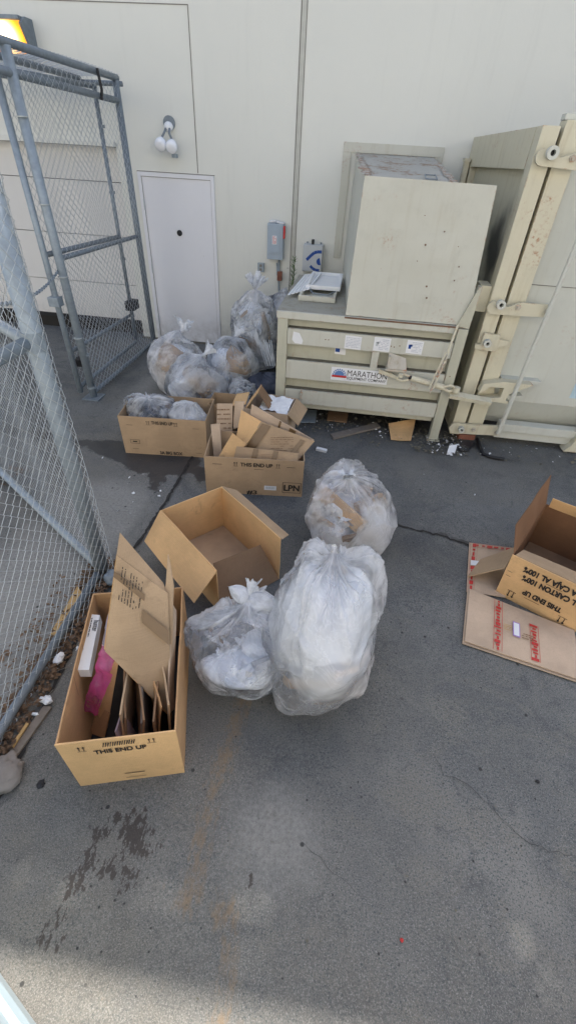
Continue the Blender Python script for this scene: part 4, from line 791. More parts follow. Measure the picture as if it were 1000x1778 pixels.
def S(lb, pts, mat, seed, th=.01, crease=None, tapes=(), ink=None, rough=.006):
    c = [yard(*p) for p in pts]; o = sheet(lb, 'cardboard sheet', c, mat, th=th, seed=seed, rough=rough, crease=crease, group=GC)
    L_ = frame_of(o)
    for (a, b, cc_, d) in tapes: link('tape', decal(c, a, b, cc_, d, .009), K['tape'], o)
    if ink:
        for (u, v, w_, h_, rows, sd) in ink:
            mb = MB(); ux = c[1]-c[0]; uy = c[3]-c[0]; uy = uy-ux*(uy@ux)/(ux@ux); flatshape(mb, on(c, u, v, .0085), ux, uy, scribble(w_, h_, rows, sd, thick=.25)); link('printed_lines', mb, K['kraft4'], o)
    return c
S('large printed taped board slanting across the top of the LPN carton', [(408, 800, 3.34), (517, 800, 3.30), (546, 766, 3.40), (453, 732, 3.46)], 'kraft2', 11, tapes=((.04, .2, .3, .98), (.78, .86, .1, .9)), ink=((.56, .6, .20, .13, 7, 3),))
S('yellow kraft flap left of the large printed board', [(403, 800, 3.32), (428, 772, 3.36), (455, 733, 3.47), (419, 712, 3.50)], 'kraft', 12, rough=.003)
S('pale grey-brown board edge showing behind the printed board', [(425, 790, 3.48), (520, 800, 3.45), (545, 764, 3.50), (437, 702, 3.56)], 'kraft3', 13, tapes=((.45, .48, .5, 1.), (.62, .72, .4, .97)))
S('low front board with brown H-shaped tape in the LPN carton', [(402, 812, 3.19), (514, 812, 3.19), (519, 787, 3.25), (411, 775, 3.27)], 'kraft2', 14, tapes=((.28, .36, .05, .98), (.36, .46, .35, .5), (.60, .68, .05, .98), (.52, .60, .35, .5)), ink=((.52, .62, .10, .05, 4, 6),))
S('yellow kraft wedge at the left front of the LPN carton', [(374, 802, 3.20), (404, 808, 3.20), (427, 770, 3.30), (404, 752, 3.33)], 'kraft', 15, rough=.002)
S('upright board with white tape scraps at the back left of the LPN carton', [(376, 760, 3.55), (403, 760, 3.55), (404, 701, 3.62), (377, 701, 3.62)], 'kraft3', 16, ink=((.5, .5, .12, .25, 6, 9),))
S('narrow pale board leaning inside the left wall of the LPN carton', [(372, 800, 3.30), (386, 800, 3.30), (382, 735, 3.42), (366, 737, 3.42)], 'kraft3', 17)
S('short board behind the yellow wedge of the LPN carton', [(384, 790, 3.40), (400, 790, 3.40), (404, 749, 3.45), (382, 749, 3.45)], 'kraft2', 18)
S('bent narrow board between the upright board and large flap', [(405, 745, 3.58), (418, 740, 3.55), (424, 697, 3.63), (408, 697, 3.63)], 'kraft3', 19)
# --- G: box behind C with white paper
BG = LB(-.66, 4.12, -.10, .44, .40, .42)
tG = carton_root('small carton with raised flap and white paper, behind the LPN carton', -.66, 4.12, -.1)
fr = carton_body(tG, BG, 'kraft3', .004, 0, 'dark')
mb = MB(); flatshape(mb, FP(BG, 0, 0), BG.x, BG.z, [rect(-.06+i*.022, .27, .004+(i % 2)*.003, .22) for i in range(5)]); link('printed_marks', mb, K['ink'], fr)
w2, d2, h = BG.w/2, BG.d/2, BG.h
bslab(tG, 'flap', [BG.p(-w2+.0, d2*.0, h+.0), BG.p(-w2+.02, -d2, h+.0), BG.p(-w2+.13, -d2+.04, h+.17), BG.p(-w2+.11, d2*.1, h+.17)], 'kraft', .006, 8, 6)
bslab(tG, 'flap', [BG.p(-w2+.13, -d2+.05, h+.17), BG.p(-w2+.11, d2*.1, h+.17), BG.p(-w2+.24, d2*.2, h-.01), BG.p(-w2+.24, -d2+.05, h+.01)][::-1], 'kraft4', .006, 8, 6)
bslab(tG, 'flap', [BG.p(w2+.002, -d2, h), BG.p(w2+.002, d2, h), BG.p(w2+.12, d2, h-.10), BG.p(w2+.10, -d2+.05, h-.12)][::-1], 'kraft2', .006, 8, 6)
crumple('crumpled white paper lying in the small carton behind the LPN carton', 'paper', [BG.p(-.08, -.15, .40), BG.p(.2, -.15, .38), BG.p(.2, .12, .42), BG.p(-.08, .12, .43)], 'paper', 'crumpled_paper', 4, .03)
# small dark carton between D and C
BH = LB(-1.18, 4.22, .05, .24, .3, .36)
tH = carton_root('small dark-mouthed carton squeezed between the BIG BOX carton and the LPN carton', -1.18, 4.22, .05)
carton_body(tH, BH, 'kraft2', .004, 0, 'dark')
bslab(tH, 'flap', [BH.p(.12, -.15, .36), BH.p(.12, .15, .36), BH.p(.26, .13, .40), BH.p(.26, -.12, .38)], 'kraft', .006, 6, 4)
# --- D: 3A BIG BOX
BD = LB(-1.62, 3.837, .10, .80, .48, .40)
tD = carton_root('open carton marked 3A BIG BOX with a dark bag and white bag inside', -1.62, 3.837, .10)
fr = carton_body(tD, BD, 'kraft2', .004, .02, 'kraft2')
FD = lambda a, z: FP(BD, a, z, .004, .02)
lettering('THIS END UP', .034, K['ink'], fr, FD(0, .335), BD.x, FU(BD, .02), .02, .20); lettering('3A BIG BOX', .034, K['ink'], fr, FD(.05, .015), BD.x, FU(BD, .02), .03, .22)
mb = MB(); flatshape(mb, FD(0, 0), BD.x, FU(BD, .02), arrows(-.135, .345, .036)+arrows(.125, .345, .036)+[rect(-.31, .315, .06, .003), rect(.31, .315, .06, .003), rect(-.29, .06, .06, .003), rect(.32, .05, .06, .003)]
          +[rect(-.285, .16, .09, .003), rect(-.285, .12, .09, .003), rect(-.329, .14, .003, .04), rect(-.241, .14, .003, .04), rect(-.285, .14, .04, .012)]); link('printed_marks', mb, K['ink'], fr)
# --- E: upside-down carton at right
yaw = math.atan2(2.06-2.33, 1.69-1.26); BE = LB(0, 0, yaw, .52, .74, .375); mid = (np.array([1.27, 2.33, 0])+np.array([1.70, 2.06, 0]))/2+BE.y*.37; BE.c = mid
tE = carton_root('open carton at the right edge with upside-down black lettering', mid[0], mid[1], yaw)
K['kraft5'] = kraft('brown_board_shaded', (.20, .105, .055), .3); fr = carton_body(tE, BE, 'kraft', .004, .03, 'kraft4', rest='kraft5'); w2, d2, h = BE.w/2, BE.d/2, BE.h  # side and back boards coloured darker for the shade inside the carton
FE = lambda a, z: FP(BE, a, z, .0045, .03)
nx = -BE.x; nz = -FU(BE, .03)
lettering('THIS END UP', .042, K['ink'], fr, FE(.01, .150), nx, nz, .05, .245); lettering('FILL CARTON 100%', .044, K['ink'], fr, FE(.035, .262), nx, nz, .05, .38); lettering('LLENE LA CAJA AL 100%', .044, K['ink'], fr, FE(.07, .332), nx, nz, .05, .48)
mb = MB(); flatshape(mb, FE(0, 0), nx, nz, arrows(.17, -.06, .05)+arrows(-.16, -.06, .05)+[rect(-.03, -.28, .10, .003), rect(.04, -.09, .10, .003), rect(.235, -.24, .03, .003), rect(.235, -.20, .03, .003)]); link('printed_arrows', mb, K['ink'], fr)
bslab(tE, 'flap', [BE.p(-w2+.01, -d2, h+.002), BE.p(w2, -d2, h+.002), BE.p(w2, -d2+.15, h-.02), BE.p(-w2+.03, -d2+.12, h-.02)], 'kraft2', .006, 10, 5, .0, .003, 3)
bslab(tE, 'flap', [BE.p(-w2-.01, d2, h), BE.p(-w2-.01, -d2+.02, h), BE.p(-w2-.08, -d2+.10, h+.15), BE.p(-w2-.07, d2+.04, h+.22)], 'kraft5', .006, 12, 8, .0, .006, 6)
cf = [BE.p(-w2-.012, -d2+.02, .22), BE.p(-w2-.012, -d2+.30, .24), BE.p(-w2-.20, -d2+.22, .03), BE.p(-w2-.20, -d2-.02, .03)][::-1]
fo = bslab(tE, 'flap', cf, 'kraft2', .006, 10, 6, .0, .003, 7); link('printed_edge', decal(cf, .90, .98, .02, .98, .006, 10), K['ink'], fo); mb = MB(); flatshape(mb, on(cf, .35, .5, .0065), cf[3]-cf[0], cf[0]-cf[1], scribble(.16, .05, 2, 14, thick=.6)); link('printed_lines', mb, K['ink'], fo)
bslab(tE, 'flap', [BE.p(-w2+.02, d2-.01, h), BE.p(w2, d2-.01, h), BE.p(w2, d2-.05, h+.10), BE.p(-w2+.02, d2-.03, h+.09)][::-1], 'kraft', .006, 10, 6, .0, .006, 8)
# flat sheets under it
def flatsheet(label, pts, z, mat, seed): return [np.array([*gz(x, y)[:2], z]) for x, y in pts]
c1 = [np.array([*gz(x, y)[:2], z]) for (x, y), z in zip(((804, 1118), (1006, 1186), (992, 1100), (811, 1030)), (.03, .03, .035, .05))]
mb = MB(); mb.slab(c1, .006, 12, 8, .0, .005, 3); mb.slab([p+(-.012, -.008, -.014) for p in c1], .006, 12, 8, .0, .003, 9); o = tag(link('flat_cardboard', mb, K['kraft3'], None), 'flattened carton with red tape and white label on the ground at right', 'cardboard sheet', 'flattened cartons under the right-hand carton')
def redprint(c, u, v0, v1, n, seed, wd=.03):
    r = random.Random(seed); mb = MB()
    for i in range(n):
        v = v0+(v1-v0)*(i+.5)/n; du = wd*r.uniform(.3, 1); dv = (v1-v0)/n*r.uniform(.2, .48)
        d = decal(c, u-du+r.uniform(-.01, .01), u+du, v-dv, v+dv, .0075, 3); mb.add(d.v, d.f)
    for k in (-1, 1): d = decal(c, u+k*wd*1.25-.002, u+k*wd*1.25+.002, v0, v1, .0072, 12); mb.add(d.v, d.f)
    return mb
link('red_tape', redprint(c1, .29, .02, .98, 15, 1), K['redtape'], o); link('red_tape', redprint(c1, .62, .05, .75, 12, 2), K['redtape'], o)
lb = link('shipping_label', decal(c1, .425, .49, .38, .66, .0085, 4), simple('label_edge', (.35, .22, .5), .6), o); link('label_face', decal(c1, .433, .482, .40, .64, .0098, 4), K['paper'], lb)
mb = MB(); flatshape(mb, on(c1, .38, .5, .0085), c1[1]-c1[0], c1[3]-c1[0], scribble(.05, .05, 4, 3)); link('printed_lines', mb, K['wood2'], o)
mb = MB(); flatshape(mb, on(c1, .56, .45, .0085), c1[1]-c1[0], c1[3]-c1[0], scribble(.07, .05, 3, 8)); link('printed_lines', mb, K['kraft4'], o)
c2 = [np.array([*gz(x, y)[:2], .02]) for x, y in ((808, 1030), (875, 1040), (895, 955), (813, 945))]
mb = MB(); mb.slab(c2, .006, 8, 8, .0, .004, 5); o = tag(link('flat_cardboard', mb, K['kraft3'], None), 'smaller flat sheet with red tape edge behind the larger flattened carton', 'cardboard sheet', 'flattened cartons under the right-hand carton')
link('red_tape', redprint(c2, .10, .02, .98, 10, 3, .06), K['redtape'], o); link('red_tape', redprint([c2[3], c2[0], c2[1], c2[2]], .06, .1, .9, 6, 4, .03), K['redtape'], o); link('label_face', decal(c2, .05, .45, .5, .6, .0095, 4), K['paper'], o)

# =================================================================== BAGS
def bag_surface(cx, cy, rx, ry, rz, seed, knot, nT=130, nP=220, wr=.006, pleat=.016, yaw=0, sharp=12, neck=.7, jit=.16, hump=0.0, sag=0.0):
    rs = np.random.RandomState(seed)
    T = np.linspace(0.02, math.pi, nT)[:, None]; Ph = np.linspace(0, 2*math.pi, nP+1)[None, :]
    D = np.stack([np.sin(T)*np.cos(Ph), np.sin(T)*np.sin(Ph), np.cos(T)+0*Ph], -1)
    N = rs.randn(26, 3); N /= np.linalg.norm(N, axis=1)[:, None]; dd = 1-jit*rs.rand(26)
    dots = np.maximum(D@N.T, 1e-3)/dd; R = 1/np.power((dots**sharp).sum(-1), 1/sharp); R = np.minimum(R, 1.12)
    th = T+0*Ph; R = R*(1+sag*np.exp(-((th-2.1)/.5)**2))
    R = R*(1+.07*fbm(D*2.1+seed, seed+30, 2))
    P = D*R[..., None]*np.array([rx, ry, rz])
    if hump: P[..., 2] += rz*hump*np.abs(np.cos(Ph-.25))**1.5*np.exp(-((th-.55)/.33)**2)
    # folds run down from the gathered neck and fade out
    ph = Ph+.5*fbm(np.stack([np.cos(Ph)*1.2+0*T, np.sin(Ph)*1.2+0*T, th*1.1+seed], -1), seed)+.35*np.sin(th*1.5+seed)
    def folds(k, sd, pw): 
        v = fbm(np.stack([np.cos(ph)*k, np.sin(ph)*k, th*.35+sd], -1), sd, 2); return np.clip(1-np.abs(v)*5.5, 0, 1)**pw
    f1 = folds(3.2, seed+3, 1.4); f2 = folds(6.5, seed+8, 1.6)
    reach = .75+.45*fbm(np.stack([np.cos(Ph)*2+0*T, np.sin(Ph)*2+0*T, seed+0*th], -1), seed+5, 2)
    env = np.clip(1.15-th/(neck+reach+.55*fbm(D*3+seed, seed+40, 2)), 0, 1)**1.4*np.minimum(1, th/.12)
    # tension creases elsewhere: a few long ridges
    q = np.clip(1-np.abs(fbm(P*np.array([3.2, 3.2, 4.5])+seed*1.7, seed+9, 2))*6, 0, 1)**2; q2 = fbm(P*9+seed, seed+12, 3)
    fold = np.clip(env*(f1*.9+f2*.6)+.45*q*(1-env), 0, 1)
    q3 = 1-2*np.abs(fbm(P*6.5+seed*2.3, seed+33, 2)); P = P+D*(.0035*q3*(1-env))[..., None]; P = P+D*(pleat*1.7*env*(f1+.6*f2-.4)+wr*1.6*q+wr*1.3*q2+.034*fbm(P*4.2+seed, seed+22, 2))[..., None]
    w_ = np.clip(1-th/neck, 0, 1)**1.7; kn = np.array(knot)-np.array([0, 0, rz*.92])
    ring_ = np.stack([np.cos(Ph)+0*T, np.sin(Ph)+0*T, 0*th], -1)*.014
    P = P*(1-w_[..., None])+(kn+ring_)*w_[..., None]; fold = np.maximum(fold, w_**.7)
    ca, sa = math.cos(yaw), math.sin(yaw); P = np.stack([P[..., 0]*ca-P[..., 1]*sa, P[..., 0]*sa+P[..., 1]*ca, P[..., 2]], -1)
    P = P+np.array([cx, cy, rz*.92]); z = P[..., 2]; P[..., 2] = np.where(z < .03, .012+.018*np.exp((z-.03)/.03)+.004*q, z)
    P[:, -1] = P[:, 0]; return P, fold
def tuft(K0, ax, lobes, seed, R0=.015):
    """crumpled ends of film above the knot: flattened puckered loops, each (direction, length, half width)"""
    mb = MB(); K0 = np.array(K0, float)
    for i, (d, L_, W_) in enumerate(lobes):
        d = np.array(d, float); d /= np.linalg.norm(d); s = np.cross(d, [0.1, -.6, .8]); s /= np.linalg.norm(s); n = np.cross(d, s)
        U = np.linspace(0, 1, 30)[:, None]; A = np.linspace(0, 2*math.pi, 41)[None, :]
        loop = W_ < 0; W_ = abs(W_); prof = (np.sin(np.clip(U**.8*.93+.07, 0, 1)*math.pi)**.75+.10*(1-U)) if loop else (.22+.95*U**1.5)
        cr = fbm(np.stack([np.cos(A)*1.8+0*U, np.sin(A)*1.8+0*U, U*1.6+i*3+seed+0*A], -1), seed+i, 3); rg = 1-2*np.abs(fbm(np.stack([np.cos(A)*3.5+0*U, np.sin(A)*3.5+0*U, U*.6+i*3+seed+0*A], -1), seed+i+9, 2))
        rr = W_*prof*(1+(.5 if loop else .9*U+.2)*cr+(.16 if loop else .30)*rg)
        P = K0+(U*L_*(1+(.25 if loop else .7)*cr))[..., None]*d+(rr*np.cos(A))[..., None]*s+((.45 if loop else .35)*rr*np.sin(A))[..., None]*n+(.12*L_*U**2*math.sin(seed+i*2))[..., None]*n
        P[:, -1] = P[:, 0]; mb.grid(P)
    mb.tube([K0-np.array([0, 0, .03]), K0-np.array([0, 0, .01]), K0+np.array([0, 0, .012])], [.02, .016, .02], 12); return mb
def fluff(P0, r, n, size, seed, flat=.3):
    """crumpled sheets packed in a volume"""
    rs = np.random.RandomState(seed); mb = MB()
    for i in range(n):
        d = rs.randn(3); d /= np.linalg.norm(d); c = np.array(P0)+d*np.array(r)*rs.uniform(.25, 1)**.6; c[2] = max(c[2], .04)
        a = rs.randn(3); a /= np.linalg.norm(a); b = np.cross(a, rs.randn(3)); b /= np.linalg.norm(b); nn = np.cross(a, b); s = size*rs.uniform(.5, 1.2); m_ = 7
        U, V = np.meshgrid(np.linspace(-1, 1, m_), np.linspace(-1, 1, m_)); H = flat*s*(rs.rand(m_, m_)-.5)+.3*s*(U*V)
        P = c+(U*s)[..., None]*a+(V*s*.7)[..., None]*b+H[..., None]*nn; P[..., 2] = np.maximum(P[..., 2], .02); mb.grid(P)
    return mb
def pillows(items, seed, squash=.8, amp=.28):
    mb = MB()
    for i, (c, r_) in enumerate(items):
        m2 = MB(); m2.sphere((0, 0, 0), 1, 28, 20); v = np.array(m2.v); cr = 1-2*np.abs(fbm(v*1.6+seed+i*7.3, seed+i, 3)); v = v*(1+amp*fbm(v*1.1+i*3+seed, seed+i+50, 2)+.10*cr)[:, None]
        v = v*np.array([r_, r_, r_*squash])+np.array(c); v[:, 2] = np.maximum(v[:, 2], .02); mb.add(v, m2.f)
    return mb
def obox(mb, c, sx, sy, sz, rs):
    R = Matrix.Rotation(rs[0], 3, 'X') @ Matrix.Rotation(rs[1], 3, 'Y') @ Matrix.Rotation(rs[2], 3, 'Z'); R = np.array(R)
    vs = [np.array(c)+R@np.array([x, y, z]) for z in (-sz/2, sz/2) for y in (-sy/2, sy/2) for x in (-sx/2, sx/2)]
    mb.add(vs, [(0, 2, 3, 1), (4, 5, 7, 6), (0, 1, 5, 4), (2, 6, 7, 3), (0, 4, 6, 2), (1, 3, 7, 5)]); return mb
def bag(label, c, r, seed, knot, film_, lobes, yaw=0, zoff=0, name='trash_bag', group='filled plastic trash bags', **k):
    t = thing(name, label, 'trash bag', (c[0], c[1], zoff), 0, group)
    P, fold = bag_surface(c[0], c[1], r[0], r[1], r[2], seed, knot, yaw=yaw, **k); P[..., 2] += zoff; cc_ = np.array([c[0], c[1], r[2]*.92+zoff]); CUR[0] = (cc_, np.array(r), filmtab(P, cc_, np.array(r)))
    mb = MB(); mb.grid(P[:, ::-1]); o = link('bag_film', mb, K[film_], t, smooth=True)
    at_ = o.data.attributes.new('fold', 'FLOAT', 'POINT'); at_.data.foreach_set('value', fold[:, ::-1].ravel().astype(np.float32))
    ca, sa = math.cos(yaw), math.sin(yaw); kx, ky = knot[0]*ca-knot[1]*sa, knot[0]*sa+knot[1]*ca
    if lobes: link('knotted_neck', tuft((c[0]+kx, c[1]+ky, knot[2]+zoff), (0, 0, 1), lobes, seed), K['film_tie'], t, smooth=True)
    return t
CUR = [None]
def clamp(mb, f):
    if CUR[0] is None: return mb
    c, r_, tab = CUR[0]; v = np.array(mb.v); d = (v-c)/r_; n = np.linalg.norm(d, axis=1)+1e-9; nt_, np_ = tab.shape
    a = np.arccos(np.clip(d[:, 2]/n, -1, 1))/math.pi*nt_-.5; b = (np.arctan2(d[:, 1], d[:, 0])/(2*math.pi) % 1)*np_-.5
    i = np.clip(np.floor(a).astype(int), 0, nt_-2); fi = np.clip(a-i, 0, 1); j = np.floor(b).astype(int); fj = b-j; j0 = j % np_; j1 = (j+1) % np_
    lim = (tab[i, j0]*(1-fi)+tab[i+1, j0]*fi)*(1-fj)+(tab[i, j1]*(1-fi)+tab[i+1, j1]*fi)*fj; f_ = f*lim
    k = np.where(n > f_, f_/n*(1+.05*(1-np.exp(-(n-f_)*2))), 1); v = c+d*k[:, None]*r_; v[:, 2] = np.maximum(v[:, 2], .02); mb.v = [tuple(p) for p in v]; return mb
def filmtab(P, c, r_):
    d = (P.reshape(-1, 3)-c)/r_; n = np.linalg.norm(d, axis=1)+1e-9; tab = np.full((22, 36), 9.)
    i = np.clip((np.arccos(np.clip(d[:, 2]/n, -1, 1))/math.pi*22).astype(int), 0, 21); j = ((np.arctan2(d[:, 1], d[:, 0])/(2*math.pi) % 1)*36).astype(int) % 36
    np.minimum.at(tab, (i, j), n)
    for _ in range(2): tab = np.where(tab > 5, np.minimum(np.roll(tab, 1, 0), np.minimum(np.roll(tab, -1, 0), np.roll(tab, 1, 1))), tab)
    t2 = tab.copy()
    for a in (-1, 0, 1):
        for b in (-1, 0, 1): q = np.roll(tab, b, 1); q = q if a == 0 else (np.vstack([q[1:], q[-1:]]) if a == 1 else np.vstack([q[:1], q[:-1]])); t2 = np.minimum(t2, q)
    return t2
def stuff(label, mb, mat, name='packing_scraps', cat='rubbish'): clamp(mb, .90); return tag(link(name, mb, K[mat], None), label, cat, None, 'stuff')
def piece(label, c, s, rs, mat, name='small_box', cat='small box'):
    if CUR[0] is not None: c = np.array(c, float); c = c+.08*(np.array([0, 0, EYE])-c)/np.linalg.norm(np.array([0, 0, EYE])-c); s = tuple(x*1.3 for x in s)
    mb = MB()
    if CUR[0] is not None and min(s) < .035:
        s_ = sorted(s)[::-1]; R = np.array(Matrix.Rotation(rs[0], 3, 'X') @ Matrix.Rotation(rs[1], 3, 'Y') @ Matrix.Rotation(rs[2], 3, 'Z'))
        ex, ez = R@np.array([1., 0, 0]), R@np.array([0, 0, 1.]); a_, b_ = s[0]/2, s[2]/2
        if s[2] == min(s): ez = R@np.array([0, 1., 0]); b_ = s[1]/2
        c = np.array(c); mb.slab([c-ex*a_-ez*b_, c+ex*a_-ez*b_, c+ex*a_+ez*b_, c-ex*a_+ez*b_], min(s), 10, 8, 0, .004, 3); clamp(mb, .945)
        return tag(link(name, mb, K[mat], None), label, cat)
    obox(mb, c, *s, rs); clamp(mb, .93); import bmesh
    o = link(name, mb, K[mat], None); bm = bmesh.new(); bm.from_mesh(o.data); bmesh.ops.bevel(bm, geom=bm.edges[:], offset=.003, segments=1, affect='EDGES'); bm.to_mesh(o.data); bm.free(); return tag(o, label, cat)
# F1 near left, clear blue-ish, knotted with two ears
bag('clear round bag with a blue-white bow knot, beside the near carton', (-.36, 1.42), (.315, .30, .255), 5, (.02, .12, .50), 'film_clear', [((-.85, .25, .30), .12, -.038), ((.95, -.12, .10), .16, -.050), ((.1, .5, .85), .10, .026), ((.5, .6, .6), .09, .028)], pleat=.022, neck=.95)
stuff('white foam and tissue scraps packed in the clear round bag', (lambda m_: (m_.add(*(lambda q: (q.v, q.f))(fluff((-.33, 1.36, .20), (.20, .19, .09), 70, .032, 1))), m_)[1])(pillows([((-.34, 1.34, .08), .17), (gz(400, 1175, .14), .11), (gz(440, 1165, .16), .11), (gz(370, 1165, .14), .08), (gz(450, 1120, .24), .09), (gz(460, 1080, .32), .06), (gz(415, 1200, .10), .10)], 1)), 'foam'); stuff('pale film scraps in the upper half of the clear round bag', fluff((-.38, 1.46, .27), (.16, .14, .07), 8, .06, 2), 'film_clear')
piece('small white carton seen through the upper right of the clear round bag', gz(440, 1075, .40), (.09, .035, .03), (.2, .3, -.3), 'paper'); piece('blue-printed mailer at the right side of the clear round bag', gz(468, 1150, .22), (.13, .02, .09), (.7, .3, .5), 'film_thin', 'plastic_mailer', 'plastic mailer')
lt = piece('tiny printed tag near the bottom of the clear round bag', gz(432, 1172, .26), (.03, .004, .022), (-.6, .1, -.3), 'paper', 'paper_tag', 'tag')
stuff('light blue printed film bits in the clear round bag', fluff((-.16, 1.42, .2), (.07, .1, .1), 8, .035, 5), 'bluebox')
# F2 big milky bag in the centre
bag('largest milky white bag, centre of the pile in front of the open carton', (.08, 1.53), (.33, .42, .45), 8, (-.04, .20, .80), 'film_milky', None, yaw=-.15, pleat=.02, neck=.5, wr=.010, jit=.2, hump=.34, sag=.05)
stuff('white bubble film and foam filling the largest bag', pillows([((.03, 1.56, .60), .24), ((.18, 1.52, .38), .16), (gz(520, 1000, .62), .13), (gz(590, 1000, .66), .14), (gz(560, 1060, .58), .15), (gz(620, 1050, .52), .14), (gz(510, 1070, .50), .12), (gz(640, 1100, .38), .10), (gz(560, 1110, .44), .11), (gz(520, 950, .62), .09), (gz(580, 945, .62), .10), (gz(575, 1185, .15), .08)], 3), 'foam')
for lb, px, z, s, r_, mt in (('kraft board inside the lower right of the largest bag', (620, 1165), .20, (.24, .02, .20), (.5, .2, .4), 'kraft'), ('pale board inside the lower left of the largest bag', (520, 1150), .22, (.12, .03, .05), (.4, .1, -.2), 'paper'), ('brown board low in the largest bag beside its bottom tip', (545, 1195), .10, (.26, .02, .16), (.4, .0, .1), 'kraft2'), ('brown box corner in the upper right of the largest bag', (600, 985), .66, (.10, .07, .08), (.3, .5, .4), 'kraft3')):
    piece(lb, gz(*px, z), s, r_, mt, 'cardboard_piece', 'cardboard')
# F3 right bag with cardboard inside
bag('white bag of brown cardboard with twisted top, right of the LPN carton', (.18, 2.64), (.335, .34, .365), 21, (-.06, -.02, .645), 'film_thin', [((.15, -.7, .5), .07, .028), ((-.6, .1, .3), .05, .02), ((.7, .3, .3), .05, .022)], pleat=.024, neck=.8)
for i, (lb, px, z, s, r_, mt) in enumerate((('long kraft board slanting inside the left of the cardboard-filled bag', (585, 880), .40, (.36, .012, .12), (.3, .3, -.55), 'kraft'), ('kraft box face at the right of the cardboard-filled bag', (650, 880), .38, (.22, .02, .16), (.3, -.2, .5), 'kraft2'), ('brown board at the bottom right of the cardboard-filled bag', (640, 935), .20, (.30, .02, .14), (.5, .0, .35), 'kraft4'), ('tan board low at the left of the cardboard-filled bag', (560, 915), .22, (.22, .02, .12), (.3, .1, -.5), 'kraft2'), ('pinkish-brown board at the centre of the cardboard-filled bag', (610, 860), .44, (.20, .015, .18), (.4, .1, .1), 'kraft3'), ('brown board high at the back of the cardboard-filled bag', (590, 830), .48, (.2, .015, .10), (.4, .1, -.1), 'kraft2'))):
    piece(lb, gz(*px, z), s, r_, mt, 'cardboard_piece', 'cardboard')
mb = MB(); q = gz(614, 901, .37); mb.disc(q, (.1, -.65, .75), .055, .02, 24); tag(link('dark_disc', mb, K['wood'], None), 'dark round disc pressed against the front of the cardboard-filled bag', 'disc')
stuff('pale paper scraps behind the boards in the cardboard-filled bag', (lambda m_: (m_.add(*(lambda q: (q.v, q.f))(pillows([((.12, 2.66, .42), .14), ((.08, 2.5, .22), .14)], 24))), m_)[1])(fluff((.19, 2.64, .28), (.2, .2, .16), 26, .07, 6)), 'paper')
# back bags
bag('tall clear bag with white hangers standing between door and compactor', (-1.20, 6.02), (.34, .33, .50), 31, (0, .0, 1.02), 'film_thin', [((-.5, 0, .9), .20, .04), ((.1, .1, 1), .17, .05), ((.6, -.1, .8), .18, .04), ((-.1, -.3, .9), .12, .04)], pleat=.03, neck=.6)
stuff('white packing film in the tall clear bag by the wall', (lambda m_: (m_.add(*(lambda q: (q.v, q.f))(fluff((-1.2, 6.02, .55), (.22, .2, .32), 26, .09, 7))), m_)[1])(pillows([((-1.28, 6.05, .78), .15), ((-1.08, 6.1, .62), .15), ((-1.2, 6.05, .30), .16), ((-1.3, 6.0, .52), .10)], 7)), 'foam')
mb = MB()
for i in range(7): a = gy(448+i*3.2, 590+4*(i % 3), 5.66); b = gy(462+i*2.1, 636-8*(i % 2), 5.60); mb.tube([a, b, b+(.02, 0, .01), a+(.025, 0, .0)], .006, 5)
mb.slab([gy(440, 583, 5.66), gy(447, 600, 5.66), gy(452, 598, 5.66), gy(445, 572, 5.66)], .012, 2, 2); tag(link('plastic_hangers', mb, K['white'], None), 'bundle of white plastic hangers inside the tall clear bag', 'hangers')
for lb, px, Y, s, r_, mt in (('kraft carton piece inside the lower left of the tall clear bag', (420, 606), 5.78, (.30, .05, .17), (.1, .2, .1), 'kraft2'), ('small tan box inside the top left of the tall clear bag', (416, 530), 5.95, (.07, .05, .12), (.1, .3, .1), 'kraft2'), ('brown board inside the right side of the tall clear bag', (470, 570), 5.95, (.16, .02, .3), (.1, -.2, -.3), 'kraft3')):
    piece(lb, gy(*px, Y), s, r_, mt, 'cardboard_piece', 'cardboard')
bag('white bag holding a beige carton, leftmost of the pile near the door', (-1.98, 5.05), (.33, .33, .36), 41, (.08, .12, .70), 'film_thin', [((.2, .2, .9), .12, .07), ((.6, 0, .5), .10, .05)], pleat=.02)
stuff('white film crumpled round the beige carton in the leftmost bag', pillows([((-2.02, 5.12, .36), .24), ((-1.88, 5.0, .22), .16), ((-2.1, 4.98, .2), .13)], 21), 'foam')
piece('beige carton seen inside the leftmost bag near the door', gy(290, 630, 4.92), (.30, .22, .36), (.15, .22, -.4), 'kraft2')
bag('clear bag with a slanting brown carton, middle of the pile behind the BIG BOX', (-1.66, 4.72), (.36, .33, .30), 43, (.12, .12, .58), 'film_clear', [((.5, .3, .5), .12, .07)], pleat=.02)
piece('slanting brown carton seen inside the middle bag of the back pile', gy(356, 652, 4.60), (.24, .18, .38), (.1, -.65, -.2), 'kraft2'); stuff('white film in the front of the middle back bag', pillows([((-1.82, 4.64, .18), .15), ((-1.7, 4.8, .3), .17), ((-1.45, 4.7, .15), .12)], 22), 'foam')
bag('bluish clear bag of film, right of the slanting carton in the back pile', (-1.36, 5.25), (.33, .32, .34), 47, (.05, .1, .64), 'film_clear', [((.4, .3, .7), .12, .07)], pleat=.02)
stuff('blue-white film packed in the bluish back bag', pillows([((-1.42, 5.2, .38), .17), ((-1.22, 5.25, .30), .15), ((-1.45, 5.1, .18), .14)], 23), 'foam'); piece('brown carton seen inside the right of the bluish back bag', gy(417, 625, 5.15), (.24, .12, .22), (.1, .1, -.2), 'kraft2')
bag('hazy lilac bag slumped behind the tall clear bag against the compactor', (-.90, 6.35), (.26, .26, .52), 53, (.05, .05, 1.0), 'film_thin', None)
stuff('grey rubbish in the hazy bag behind the tall clear bag', fluff((-.90, 6.35, .5), (.15, .14, .3), 26, .09, 11), 'lilac')
